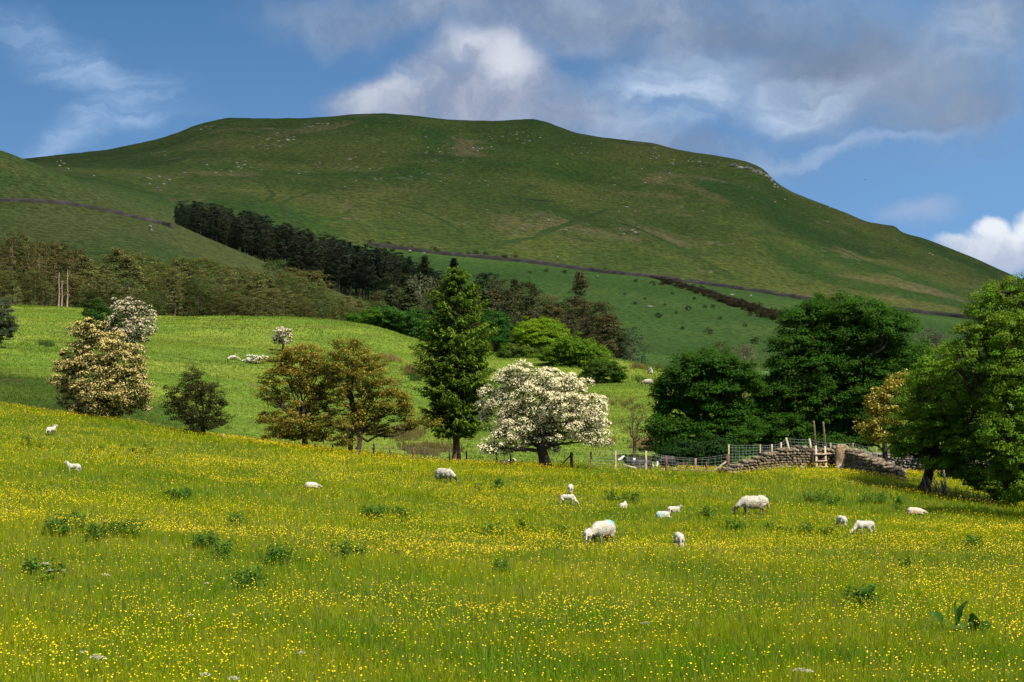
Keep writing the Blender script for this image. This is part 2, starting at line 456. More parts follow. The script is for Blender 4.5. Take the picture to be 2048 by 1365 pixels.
M_lower = ground_mat('valley_turf', [(0.30, (0.036, 0.078, 0.014)), (0.48, (0.056, 0.110, 0.019)), (0.62, (0.080, 0.130, 0.024)), (0.75, (0.100, 0.130, 0.032))], 0.012, 0.35, 0.9, 0.25,
                     patches=[(0.02, 0.62, 0.70, (0.07, 0.085, 0.025), 0.6)])

M_spur = ground_mat('spur_turf', [(0.30, (0.030, 0.060, 0.012)), (0.48, (0.048, 0.086, 0.017)), (0.62, (0.072, 0.100, 0.022)), (0.75, (0.096, 0.102, 0.032))], 0.012, 0.35, 0.9, 0.25,
                     patches=[(0.012, 0.50, 0.64, (0.100, 0.100, 0.030), 0.45)])
# ------------------------------------------------------------------ the ground, one sheet in bands that meet edge to edge
def band(name, rows, cols, mat):
    rows = np.asarray(rows, float); cols = np.asarray(cols, float)
    D, P = np.meshgrid(rows, cols, indexing='ij')
    X = (P - CX) / F * D
    Z = H(X, D).reshape(X.shape)
    V = np.stack([X, D, Z], -1).reshape(-1, 3)
    n, k = len(rows), len(cols)
    i = (np.arange(n - 1)[:, None] * k + np.arange(k - 1)[None]).ravel()
    me = mesh_np(name, V, np.stack([i, i + 1, i + k + 1, i + k], 1), mat, smooth=True)
    o = link(name, me)
    tag(o, kind='structure')
    return o
colsA = np.linspace(-900, 2950, 400)
band('meadow', np.geomspace(4.0, 106, 300), colsA, M_meadow)
band('pasture', np.linspace(106, 285, 240), colsA, M_pasture)
band('spur', np.linspace(285, 800, 300), colsA[:170], M_spur)
band('valley_side', np.linspace(285, 800, 300), colsA[169:], M_lower)
band('hill', np.concatenate([np.linspace(800, 1860, 360), np.geomspace(1900, 14000, 24)]), np.linspace(-900, 2950, 520), M_hill)

# ------------------------------------------------------------------ a bank of cloud overhead that shades the hill
def cloud_bank(name, inside, box, alt, thick, step, let, seed):
    """one flat-based cloud standing in the sun's way: inside(x, y) > 0 is the land in its shade; let = light it lets through"""
    xs = np.arange(box[0], box[1], step); ys = np.arange(box[2], box[3], step)
    X, Y = np.meshgrid(xs, ys)
    e = inside(X, Y) + 1.2 * (fbm(X / (step * 6), Y / (step * 6), seed, 3) - 0.5)
    z0 = H(X, Y).reshape(X.shape)
    t = (alt - z0) / SDIR.z
    k = np.clip(e, 0, 1) ** 0.5
    up = np.stack([X + SDIR.x * t, Y + SDIR.y * t, alt + thick * k * (0.5 + fbm(X / (step * 3), Y / (step * 3), seed + 7, 4))], -1).reshape(-1, 3)
    dn = np.stack([X + SDIR.x * t, Y + SDIR.y * t, alt - 0.08 * thick * k], -1).reshape(-1, 3)
    n, m_ = X.shape
    i = (np.arange(n - 1)[:, None] * m_ + np.arange(m_ - 1)[None])
    ok = (e[:-1, :-1] > 0) & (e[1:, :-1] > 0) & (e[:-1, 1:] > 0) & (e[1:, 1:] > 0)
    i = i[ok]; q = np.stack([i, i + 1, i + m_ + 1, i + m_], 1)
    m, T, out = new_mat(name + '_vapour')
    df = T.n('ShaderNodeBsdfTranslucent'); df.inputs[0].default_value = (0.85, 0.86, 0.88, 1)
    tr = T.n('ShaderNodeBsdfTransparent')
    nz = T.noise(T.n('ShaderNodeNewGeometry').outputs['Position'], 0.0045, 3, 0.5)
    sep = T.n('ShaderNodeSeparateXYZ'); T.put(sep.inputs[0], T.n('ShaderNodeNewGeometry').outputs['Position'])
    x = T.n('ShaderNodeMixShader'); T.put(x.inputs[0], T.m('ADD', T.mr(nz, 0.35, 0.65, 1 - let ** 0.5 - 0.14, 1 - let ** 0.5 + 0.08), T.mr(sep.outputs[1], 420.0, 900.0, -0.06, 0.14), clamp=True))
    T.put(x.inputs[1], tr.outputs[0]); T.put(x.inputs[2], df.outputs[0]); T.put(out.inputs[0], x.outputs[0])
    o_ = link(name, mesh_np(name, np.concatenate([up, dn]), np.concatenate([q, q[:, ::-1] + n * m_]), m, smooth=True))
    tag(o_, kind='structure')
    return o_
cloud_bank('cloud', lambda x, y: np.minimum(np.minimum((y - 395 - 0.10 * np.abs(x + 40)) / 60, (2100 - y) / 80), (0.36 * y + 160 - np.abs(x)) / 60), (-1000, 1000, 380, 2150), 900.0, 130.0, 26.0, 0.10, 5)
# a smaller one: dulls the left end of the pasture and the bank behind the meadow
cloud_bank('cloud', lambda x, y: np.minimum(np.minimum((y - 107 - 0.08 * (x + 40)) / 6, (-4 - x - (y - 107) * 0.62) / 8), (235 - y) / 20), (-120, 10, 100, 240), 500.0, 16.0, 3.0, 0.28, 6)

# ------------------------------------------------------------------ trees
class Bag:
    """collects quads / tris with a colour each"""
    def __init__(s):
        s.V, s.Q, s.T, s.C, s.n = [], [], [], [], 0
    def add(s, V, Q=None, T=None, C=(1, 1, 1)):
        V = np.asarray(V, float).reshape(-1, 3)
        s.V.append(V)
        c_ = np.asarray(C, float)
        s.C.append(np.broadcast_to(c_, (len(V), 3)) if c_.ndim == 1 else c_)
        if Q is not None and len(Q): s.Q.append(np.asarray(Q) + s.n)
        if T is not None and len(T): s.T.append(np.asarray(T) + s.n)
        s.n += len(V)
    def mesh(s, name, mat, smooth=False):
        fs = []
        if s.Q: fs.append(np.concatenate(s.Q))
        if s.T: fs.append(np.concatenate(s.T))
        return mesh_np(name, np.concatenate(s.V), fs, mat, np.concatenate(s.C), smooth)
def unit(v):
    return v / np.maximum(np.linalg.norm(v, axis=-1, keepdims=True), 1e-9)
def leaves(bag, P, N, size, cols, rng, asp=0.6, axis=None):
    """one kite-shaped leaf at each P, facing N"""
    n = len(P)
    r = axis if axis is not None else rng.normal(size=(n, 3))
    t1 = unit(r - (r * N).sum(1, keepdims=True) * N)
    t2 = np.cross(N, t1)
    L = (size * rng.uniform(0.7, 1.3, n))[:, None] * 0.5
    Wd = L * asp
    bend = N * L * 0.25
    V = np.stack([P - t1 * L - bend, P + t2 * Wd, P + t1 * L - bend, P - t2 * Wd], 1).reshape(-1, 3)
    Q = np.arange(4 * n).reshape(-1, 4)
    bag.add(V, Q, None, np.repeat(cols, 4, axis=0))
def vary(col, n, rng, dv=0.25, dh=0.12):
    c_ = np.array(col)[None] * (1 + rng.uniform(-dv, dv, (n, 1)))
    c_ = c_ * (1 + rng.uniform(-dh, dh, (n, 3)))
    return np.clip(c_, 0.002, 0.95)
def tube(bag, pts, rad, sides=7, col=(0.1, 0.08, 0.06), rng=None):
    pts = np.asarray(pts, float); n = len(pts)
    tan = np.gradient(pts, axis=0); tan = unit(tan)
    ref = np.tile(np.array([[0.31, 0.95, 0.05]]), (n, 1))
    ref[np.abs((ref * tan).sum(1)) > 0.9] = np.array([0.95, 0.1, 0.3])
    a = unit(np.cross(tan, ref)); b = np.cross(tan, a)
    th = np.linspace(0, 2 * np.pi, sides, endpoint=False)
    rad = np.asarray(rad, float)[:, None, None]
    V = pts[:, None] + rad * (np.cos(th)[None, :, None] * a[:, None] + np.sin(th)[None, :, None] * b[:, None])
    i = np.arange(n - 1)[:, None] * sides; j = np.arange(sides)[None]; j2 = (j + 1) % sides
    Q = np.stack([i + j, i + j2, i + sides + j2, i + sides + j], -1).reshape(-1, 4)
    V = V.reshape(-1, 3)
    cap = []
    for e, s_ in ((0, 0), (n - 1, (n - 1) * sides)):
        cap.append([s_ + k for k in range(sides)])
    tri = [[c_[0], c_[k], c_[k + 1]] for c_ in cap for k in range(1, sides - 1)]
    C = np.array(col)
    if rng is not None:
        C = vary(col, len(V), rng, 0.15, 0.05)
    bag.add(V, Q, tri, C)
def limb(bag, p0, p1, r0, r1, rng, wob=0.12, sag=0.0, col=(0.1, 0.08, 0.06), n=7, sides=7):
    p0 = np.asarray(p0, float); p1 = np.asarray(p1, float)
    t = np.linspace(0, 1, n)[:, None]
    L = np.linalg.norm(p1 - p0)
    off = np.cumsum(rng.normal(size=(n, 3)), 0); off -= off[0] + (off[-1] - off[0]) * t
    P = p0 + (p1 - p0) * t + off * wob * L / n ** 0.5 * 0.5
    P[:, 2] += (np.sin(t[:, 0] * np.pi) * sag * L)
    tube(bag, P, r0 + (r1 - r0) * t[:, 0] ** 0.8, sides, col, rng)
    return P
def shell(n, rng, inner=0.55):
    d = unit(rng.normal(size=(n, 3)))
    return d * (rng.uniform(inner ** 3, 1, (n, 1)) ** (1 / 3))
def crown_lobe(bag, c0, r, rng, leaf, col, n_clump, n_leaf, clump=0.5, flat=0.6, up=0.55, inner=0.55, dv=0.28, flower=None, fl_col=None, fl_n=0, fl_size=0.12, ragged=0.12, dome=False):
    """one lobe of a crown: clumps spread through its outer volume, each a little pad of leaves open to the light"""
    c0 = np.asarray(c0, float); r = np.asarray(r, float)
    cc = shell(n_clump, rng, inner)
    if dome:
        cc[:, 2] = np.where((cc[:, 2] < -0.15) & (rng.random(n_clump) < 0.75), -cc[:, 2] * rng.uniform(0.0, 1.0, n_clump), cc[:, 2])
    cc *= 1 + rng.normal(size=(n_clump, 1)) * ragged
    ce = c0 + cc * r
    tone = rng.uniform(1 - dv, 1 + dv, (n_clump, 1))
    hue = 1 + rng.uniform(-0.10, 0.10, (n_clump, 3))
    d = unit(rng.normal(size=(n_clump, n_leaf, 3)))
    d[..., 2] = np.where(d[..., 2] < 0, d[..., 2] * 0.45, d[..., 2])
    rc = clump * rng.uniform(0.6, 1.3, (n_clump, 1, 1))
    rad = rng.uniform(0.35, 1.05, (n_clump, n_leaf, 1))
    P = ce[:, None] + d * rad * rc * np.array([1, 1, flat])
    out = unit(cc)[:, None]
    N = unit(d * 0.7 + out * 0.45 + np.array([0, 0, up]) + rng.normal(size=d.shape) * 0.45)
    C = (np.array(col) * tone * hue)[:, None] * (1 + rng.uniform(-0.22, 0.22, (n_clump, n_leaf, 1)))
    leaves(bag, P.reshape(-1, 3), N.reshape(-1, 3), leaf, np.clip(C, 0.002, 0.95).reshape(-1, 3), rng)
    if flower is not None and fl_n:
        w = (rng.random((n_clump, 1, 1)) ** 0.6)
        d2 = unit(rng.normal(size=(n_clump, fl_n, 3)) + out * 0.55 + np.array([0, 0, 0.75]))
        Pf = ce[:, None] + d2 * rng.uniform(0.75, 1.18, (n_clump, fl_n, 1)) * rc * np.array([1, 1, max(flat, 0.65)])
        keep = (rng.random((n_clump, fl_n)) < (0.25 + 0.75 * w[..., 0])).ravel()
        Nf = unit(d2 + rng.normal(size=d2.shape) * 0.4)
        Cf = vary(fl_col, n_clump * fl_n, rng, 0.14, 0.05)
        leaves(flower, Pf.reshape(-1, 3)[keep], Nf.reshape(-1, 3)[keep], fl_size, Cf[keep], rng, asp=0.95)
    return ce
def tree_px(name, label, cat, px, d, lobes, leaf_col, leaf=0.2, clump=0.5, dens=1.0, n_leaf=46, flat=0.6, trunk_r=0.22, forks=None, bark=(0.045, 0.037, 0.030),
            flower_col=None, fl_n=0, fl_size=0.13, seed=1, group=None, up=0.55, inner=0.5, lean=0.0, base_py=None, stems=1, twig=True, depth=1.0, dv=0.28, ragged=0.12, twigs_only=0, dome=False):
    """a broadleaf tree. lobes: (px, py, rx, ry[, dy]) as they stand in the picture at the tree's distance; they become ellipsoids in metres"""
    rng = np.random.default_rng(seed)
    leaf, n_leaf, fl_size, fl_n = leaf * 0.66, int(n_leaf * 1.9), fl_size * 0.70, int(fl_n * 1.9)
    b = on(px, d) if base_py is None else at(px, base_py, d * 0.85, d * 1.9)
    d = b.y; k = d / F
    b.z -= 0.08
    B = np.array(b)
    rt = root(name, label, cat, b, 0.0, group)
    bagL, bagF, bagT = Bag(), Bag(), Bag()
    lob = []
    for l in lobes:
        lx, ly, rx, ry = l[:4]
        dy = l[4] if len(l) > 4 else rng.uniform(-0.55, 0.55) * rx * k * depth
        c0 = np.array([(lx - CX) * k, d + dy, (Y0 - ly) * k]) - B
        lob.append((c0, np.array([rx * k, rx * k * 0.95 * depth, ry * k * (1.25 if dome else 1)])))
    ctr = np.mean([c0 for c0, _ in lob], 0)
    top = max(c0[2] + r[2] for c0, r in lob)
    # trunk(s) and limbs
    low = min(c0[2] - r[2] for c0, r in lob)
    for s_ in range(stems):
        a0 = np.array([rng.uniform(-1, 1) * 0.25 * (stems > 1), rng.uniform(-1, 1) * 0.25 * (stems > 1), 0.0])
        fk = np.array([ctr[0] * 0.25 + lean, ctr[1] * 0.2, max(0.22 * top, min(low + 0.35, 0.4 * top))]) + np.array([rng.uniform(-.5, .5), rng.uniform(-.5, .5), rng.uniform(-.2, .4)]) * (stems > 1)
        tr_ = trunk_r / stems ** 0.5
        n = 8
        t = np.linspace(0, 1, n)[:, None]
        P = a0 + (fk - a0) * t + np.sin(t * 3.1) * np.array([[rng.uniform(-.1, .1), rng.uniform(-.1, .1), 0]]) * top * 0.12
        flare = 1 + 0.55 * np.exp(-t[:, 0] * 9)
        tube(bagT, P, tr_ * flare * (1 - 0.25 * t[:, 0]), 9, bark, rng)
        mine = [q for i, q in enumerate(lob) if i % stems == s_]
        for c0, r in mine:
            st = P[-1 - int(rng.integers(0, 3))]
            LP = limb(bagT, st, c0 + np.array([0, 0, -0.25 * r[2]]), tr_ * 0.52, tr_ * 0.12, rng, 0.30, 0.05, bark)
            for q in range(5 if twig else 2):
                e = c0 + shell(1, rng, 0.5)[0] * r * 0.95
                limb(bagT, LP[int(rng.integers(2, len(LP)))], e, tr_ * 0.17, tr_ * 0.035, rng, 0.35, 0.03, bark, 6, 5)
            for q in range(twigs_only):
                e = c0 + shell(1, rng, 0.7)[0] * r * 1.08
                limb(bagT, LP[int(rng.integers(2, len(LP)))], e, tr_ * 0.12, tr_ * 0.02, rng, 0.45, 0.02, bark, 6, 4)
    link('trunk', bagT.mesh('trunk', M_bark, True), rt)
    for c0, r in lob:
        vol = (r[0] * r[1] * r[2]) ** (1 / 3)
        nc = max(4, int(dens * 5.2 * (vol / clump) ** 2.0))
        crown_lobe(bagL, c0, r, rng, leaf, leaf_col, nc, n_leaf, clump, flat, up, inner, dv, bagF if flower_col is not None else None, flower_col, fl_n, fl_size, ragged, dome)
    if bagL.n:
        link('crown', bagL.mesh('crown', M_leaf), rt)
    if bagF.n:
        link('blossom', bagF.mesh('blossom', M_petal), rt)
    return rt

# --- the conifer in the middle
def spruce(name, label, px, base_py, top_py, prof, seed, col, dmin=90, dmax=112, bare=0.13, spray=0.34, n_sp=26, bark=(0.11, 0.062, 0.038), cat='tree', d=None, per=9, step=0.26, tipcol=None, droop=0.16, group=None, trunk_r=0.2):
    rng = np.random.default_rng(seed)
    b = at(px, base_py, dmin, dmax) if d is None else on(px, d)
    b.z -= 0.05
    k = b.y / F
    h = (py_of(b) - top_py) * k
    rt = root(name, label, cat, b, 0, group)
    bT, bL = Bag(), Bag()
    n = 14
    t = np.linspace(0, 1, n)
    wob = np.cumsum(rng.normal(size=(n, 2)), 0) * 0.01 * h / n
    tube(bT, np.stack([wob[:, 0], wob[:, 1], t * h * 0.985], 1), trunk_r * (1 + 0.5 * np.exp(-t * 30)) * (1 - t * 0.96), 9, bark, rng)
    pz = np.array([p[0] for p in prof]); pw = np.array([p[1] for p in prof])   # height fraction -> half width px
    z = bare * h
    while z < h * 0.99:
        f = z / h
        w = np.interp(f, pz, pw) * k
        nb = max(3, int(per * (0.5 + 0.6 * (1 - f))))
        a0 = rng.uniform(0, 6.28)
        for q in range(nb):
            th = a0 + q * 2 * np.pi / nb + rng.uniform(-.3, .3)
            L = w * rng.uniform(0.62, 1.12)
            if L < 0.05: continue
            dirh = np.array([math.cos(th), math.sin(th), 0])
            m = 7
            s_ = np.linspace(0, 1, m)
            rise = (0.30 * f - 0.05) * L
            P = np.array([0, 0, z + rng.uniform(-.1, .1)]) + dirh * (s_ * L)[:, None]
            P[:, 2] += rise * s_ - droop * L * np.sin(s_ * 2.4) + 0.10 * L * s_ ** 3
            tube(bT, P, 0.030 * (1 - 0.85 * s_) * (0.5 + L / 2.5), 4, bark)
            ns = max(5, int(n_sp * (0.4 + L / 2.0)))
            u = rng.uniform(0.18, 1.02, ns) ** 0.8
            Pc = np.stack([np.interp(u, s_, P[:, i]) for i in range(3)], 1)
            side = np.array([-dirh[1], dirh[0], 0])
            sp_ = rng.uniform(-1, 1, (ns, 1)) * (0.10 + 0.34 * L * (1 - np.abs(u - 0.5)))[:, None] * 0.75
            Pc = Pc + side * sp_ + np.array([0, 0, -1]) * np.abs(sp_) * 0.25 + rng.normal(size=(ns, 3)) * 0.03
            ax = unit(dirh * 0.9 + side * np.sign(sp_) * 0.7 + np.array([0, 0, -0.45]) + rng.normal(size=(ns, 3)) * 0.3)
            for rep in range(2):
                N = unit(np.array([0, 0, 1.0]) + dirh * 0.35 + rng.normal(size=(ns, 3)) * 0.45)
                cb = vary(col, ns, rng, 0.30, 0.08)
                if tipcol is not None:
                    tipm = (u > 0.72)[:, None] & (rng.random((ns, 1)) < 0.6)
                    cb = np.where(tipm, vary(tipcol, ns, rng, 0.2, 0.08), cb)
                leaves(bL, Pc + rng.normal(size=(ns, 3)) * 0.05, N, spray, cb, rng, 0.30, ax)
        z += step * rng.uniform(0.75, 1.25)
    link('trunk', bT.mesh('trunk', M_bark, True), rt)
    link('crown', bL.mesh('crown', M_needle), rt)
    return rt
spruce('spruce_tree', 'tall dark green spruce with bare reddish lower trunk, just left of the white hawthorn', 912, 926, 532,
       [(0.0, 45), (0.15, 60), (0.24, 72), (0.33, 78), (0.42, 86), (0.52, 92), (0.62, 90), (0.70, 68), (0.78, 62), (0.86, 48), (0.93, 32), (0.98, 13), (1, 3)], 3, (0.052, 0.100, 0.010), bare=0.17, tipcol=(0.130, 0.205, 0.014), n_sp=64, spray=0.22)

# --- hawthorns and their neighbours along the foot of the meadow
CREAM, WHITE = (0.60, 0.45, 0.22), (0.82, 0.74, 0.48)
tree_px('hawthorn_tree', 'large hawthorn covered in cream and pinkish blossom at the left edge of the buttercup meadow', 'tree', 200, 103.5,
        [(180, 668, 32, 28), (205, 700, 48, 36), (150, 722, 38, 32), (250, 728, 44, 36), (195, 752, 62, 44), (135, 760, 38, 34), (268, 772, 36, 36), (215, 795, 62, 36), (160, 800, 46, 28), (262, 800, 36, 24), (205, 825, 50, 16)],
        (0.060, 0.082, 0.014), 0.15, 0.34, 1.15, 40, 0.62, 0.24, flower_col=(0.64, 0.50, 0.19), fl_n=34, fl_size=0.105, seed=11)
tree_px('hawthorn_tree', 'white-flowered hawthorn high on the pasture behind the large cream hawthorn', 'tree', 268, 168,
        [(250, 615, 30, 16), (278, 632, 30, 20), (285, 660, 28, 22), (262, 672, 28, 22), (240, 650, 26, 24)],
        (0.050, 0.075, 0.016), 0.18, 0.42, 1.2, 36, 0.6, 0.2, flower_col=(0.62, 0.54, 0.36), fl_n=22, fl_size=0.18, seed=12, base_py=697)
tree_px('broadleaf_bush', 'dark green leafy bush against the white hawthorn on the left pasture', 'bush', 198, 160,
        [(185, 622, 24, 22), (205, 640, 34, 26), (190, 660, 28, 26), (228, 648, 20, 22)], (0.030, 0.085, 0.012), 0.22, 0.45, 1.1, 40, 0.65, 0.14, seed=13, base_py=690)
tree_px('willow_bush', 'greyish green bush cut by the left edge of the picture', 'bush', -8, 185,
        [(-20, 615, 40, 30), (5, 632, 26, 28), (-12, 660, 36, 26), (14, 655, 20, 20)], (0.075, 0.095, 0.050), 0.20, 0.42, 1.2, 40, 0.65, 0.16, seed=14)
tree_px('thorn_bush', 'low dark brownish thorn bush between the cream hawthorn and the orange trees', 'bush', 398, 100,
        [(382, 758, 22, 24), (400, 775, 34, 26), (366, 790, 34, 26), (425, 795, 30, 28), (350, 815, 28, 24), (395, 820, 44, 28), (432, 830, 28, 22), (405, 850, 46, 16)],
        (0.040, 0.042, 0.012), 0.11, 0.30, 1.25, 36, 0.75, 0.14, seed=15, twigs_only=5, stems=2)
ORANGE = (0.155, 0.092, 0.016)
tree_px('hawthorn_tree', 'orange-brown leaved hawthorn with dark lower boughs, left of the touching pair', 'tree', 612, 100,
        [(600, 708, 46, 20), (560, 725, 36, 20), (630, 728, 36, 24), (575, 752, 42, 24), (622, 765, 44, 26), (548, 790, 26, 20), (600, 800, 52, 28), (545, 838, 30, 16), (585, 845, 48, 22), (640, 830, 34, 28), (560, 868, 34, 12), (598, 872, 34, 12), (640, 868, 30, 16), (530, 760, 18, 14), (655, 745, 34, 26), (660, 790, 30, 28)],
        (0.150, 0.138, 0.014), 0.13, 0.34, 1.05, 40, 0.55, 0.19, seed=16, stems=2, twigs_only=4, flower_col=(0.27, 0.185, 0.028), fl_n=9, fl_size=0.13)
tree_px('hawthorn_tree', 'orange-brown leaved hawthorn with a long drooping bough, right of the touching pair beside the spruce', 'tree', 710, 98.5,
        [(700, 712, 46, 22), (740, 728, 38, 24), (680, 745, 34, 26), (735, 760, 50, 26), (770, 775, 34, 22), (705, 790, 44, 28), (775, 815, 40, 24), (735, 830, 40, 26), (800, 830, 26, 16), (700, 850, 36, 24), (680, 690, 20, 10), (712, 685, 12, 8), (690, 880, 32, 12), (760, 862, 34, 14), (655, 850, 26, 18), (800, 800, 24, 18), (860, 845, 22, 9), (825, 850, 26, 12)],
        (0.145, 0.142, 0.014), 0.13, 0.34, 1.05, 40, 0.55, 0.19, seed=17, stems=2, twigs_only=4, flower_col=(0.26, 0.190, 0.030), fl_n=8, fl_size=0.13)
tree_px('hawthorn_tree', 'small white-flowered hawthorn alone high on the sunny pasture', 'tree', 566, 185,
        [(568, 665, 17, 9), (556, 680, 14, 8), (575, 678, 12, 10)], (0.07, 0.09, 0.03), 0.16, 0.32, 1.1, 24, 0.7, 0.12, flower_col=(0.66, 0.58, 0.40), fl_n=18, fl_size=0.18, seed=18, twigs_only=4, base_py=704)
tree_px('hawthorn_bush', 'low sprawling white-flowered thorn lying beside the grey log on the pasture', 'bush', 512, 168,
        [(508, 718, 14, 6), (520, 716, 12, 5), (500, 723, 12, 4)], (0.07, 0.09, 0.03), 0.15, 0.28, 1.2, 20, 0.6, 0.07, flower_col=(0.70, 0.66, 0.50), fl_n=16, fl_size=0.17, seed=19, base_py=728)
tree_px('hawthorn_tree', 'spreading hawthorn thick with white blossom behind the wire fence, right of the spruce', 'tree', 1098, 98.5,
        [(1040, 752, 42, 22), (1090, 765, 52, 26), (1130, 775, 40, 26), (1010, 785, 42, 30), (1065, 795, 62, 34), (1130, 810, 56, 34), (1175, 820, 36, 26), (1000, 825, 38, 30), (1060, 840, 62, 30), (1140, 850, 56, 26), (1195, 850, 32, 24),
         (1025, 865, 46, 22), (1100, 868, 46, 18), (1185, 875, 34, 14), (985, 895, 30, 9), (1020, 900, 26, 8), (1100, 895, 22, 10)],
        (0.075, 0.115, 0.016), 0.13, 0.33, 1.1, 34, 0.6, 0.30, flower_col=WHITE, fl_n=50, fl_size=0.105, seed=20, stems=2, twigs_only=2)
tree_px('thorn_tree', 'thin half-bare brown thorn tree between the white hawthorn and the dark sycamores', 'tree', 1268, 116,
        [(1262, 815, 26, 18), (1285, 830, 26, 18), (1255, 850, 26, 18), (1280, 868, 26, 16)], (0.060, 0.060, 0.016), 0.10, 0.34, 0.45, 16, 0.75, 0.11, seed=21, twigs_only=14, bark=(0.085, 0.065, 0.04))
SYC = (0.036, 0.100, 0.007)
tree_px('sycamore_tree', 'broad dark green sycamore, the lower one to the left of the stile', 'tree', 1420, 118,
        [(1415, 730, 62, 26), (1375, 755, 52, 26), (1462, 750, 46, 28), (1350, 785, 42, 26), (1420, 785, 70, 32), (1482, 780, 44, 30), (1365, 822, 60, 30), (1440, 826, 66, 32), (1335, 860, 46, 24), (1395, 866, 64, 28), (1470, 868, 56, 30), (1330, 900, 46, 22), (1430, 905, 66, 22)],
        SYC, 0.22, 0.55, 2.5, 46, 0.62, 0.36, seed=22, up=0.8, dv=0.22, dome=True, inner=0.72)
tree_px('sycamore_tree', 'huge domed dark green sycamore towering behind the stile and the standing stone', 'tree', 1668, 128,
        [(1690, 625, 92, 28), (1620, 648, 62, 30), (1760, 655, 62, 34), (1585, 690, 50, 26), (1680, 685, 84, 34), (1785, 705, 66, 36), (1830, 735, 44, 34), (1600, 735, 66, 28), (1700, 740, 84, 38), (1575, 775, 58, 28), (1660, 790, 76, 36), (1770, 780, 74, 46),
         (1545, 790, 48, 26), (1525, 840, 56, 30), (1500, 885, 60, 30), (1590, 905, 70, 26), (1850, 770, 46, 36), (1545, 815, 52, 28), (1620, 835, 76, 34), (1720, 840, 80, 40), (1560, 865, 60, 28), (1660, 885, 80, 30), (1755, 880, 56, 36)],
        SYC, 0.23, 0.60, 2.5, 46, 0.60, 0.48, seed=23, up=0.8, dv=0.22, dome=True, inner=0.72)
tree_px('broadleaf_bush', 'low rounded dark green bush behind the wire fence below the sycamores', 'bush', 1405, 106,
        [(1370, 905, 50, 18), (1425, 900, 42, 22), (1400, 920, 70, 18)], (0.020, 0.058, 0.009), 0.2, 0.45, 2.0, 40, 0.55, 0.12, seed=24, up=0.7, dome=True, inner=0.7)
tree_px('hawthorn_tree', 'yellow-leaved thorn glowing between the big sycamore and the right-hand alder', 'tree', 1768, 102.5,
        [(1800, 762, 22, 16), (1770, 785, 30, 18), (1750, 812, 28, 20), (1775, 830, 34, 24), (1735, 850, 26, 16), (1765, 870, 34, 18)],
        (0.210, 0.185, 0.018), 0.14, 0.36, 1.3, 44, 0.6, 0.16, flower_col=(0.46, 0.37, 0.08), fl_n=9, fl_size=0.14, seed=25)
ALD = (0.130, 0.228, 0.016)
tree_px('alder_tree', 'light green alder with a dark leaning trunk beside the stone wall at right', 'tree', 1846, 87,
        [(1905, 715, 46, 34), (1860, 750, 44, 34), (1935, 760, 60, 44), (1835, 800, 44, 34), (1890, 805, 58, 40), (1960, 830, 60, 46), (1812, 845, 42, 28), (1870, 860, 60, 34), (1930, 890, 56, 36), (1800, 880, 32, 20), (1838, 900, 36, 18), (1890, 920, 34, 14), (1885, 765, 46, 38, 3.0), (1920, 800, 60, 50, 3.6), (1870, 820, 50, 36, 2.6), (1850, 840, 46, 36, -2.0), (1905, 880, 56, 34, -2.4), (1900, 785, 56, 48, -2.0), (1955, 770, 56, 56, -2.2), (1965, 890, 50, 44, -2.4), (1825, 870, 40, 30, -1.6), (1795, 900, 30, 18, -1.2), (1860, 922, 46, 16, -1.6), (1915, 940, 50, 22, -1.8), (1965, 955, 50, 26, -1.8)],
        ALD, 0.15, 0.36, 1.25, 48, 0.65, 0.25, seed=26, up=0.5, bark=(0.045, 0.036, 0.030), lean=0.1)
tree_px('alder_tree', 'tall light green alder filling the right edge of the picture', 'tree', 2085, 84,
        [(2050, 600, 52, 36), (2000, 630, 46, 36), (1960, 672, 40, 38), (2060, 665, 70, 48), (2000, 710, 66, 48), (2100, 720, 70, 60), (2040, 775, 76, 54), (1985, 790, 50, 50), (2090, 840, 70, 60), (2010, 870, 66, 50), (2060, 930, 70, 50), (1985, 935, 44, 30), (2040, 985, 60, 28), (2120, 990, 70, 40), (1990, 860, 60, 60, -2.2), (2030, 920, 60, 60, -2.5), (2000, 760, 66, 60, -2.2), (2060, 830, 60, 70, -2.6), (1990, 960, 44, 40, -1.8), (2010, 670, 60, 50, -1.8), (1962, 622, 38, 34, -0.8), (2015, 580, 50, 28, -0.5), (1926, 672, 34, 30, -0.8), (1905, 712, 36, 28, -1.0)],
        ALD, 0.15, 0.38, 1.2, 48, 0.65, 0.40, seed=27, up=0.5, bark=(0.045, 0.036, 0.030))

tree_px('alder_bush', 'low alder bush at the right edge over the shaded grass', 'bush', 2150, 73,
        [(2120, 925, 60, 55), (2180, 900, 80, 70), (2095, 990, 46, 26), (2150, 970, 60, 40)],
        ALD, 0.15, 0.38, 1.2, 40, 0.65, 0.34, seed=28, up=0.5)

tree_px('alder_tree', 'alder standing just beyond the right edge, its shade lying on the meadow', 'tree', 2300, 71,
        [(2290, 480, 150, 90), (2230, 580, 110, 90), (2340, 600, 140, 100), (2280, 680, 130, 90), (2250, 780, 100, 70)], ALD, 0.2, 0.5, 1.3, 30, 0.65, 0.34, seed=29, up=0.5)

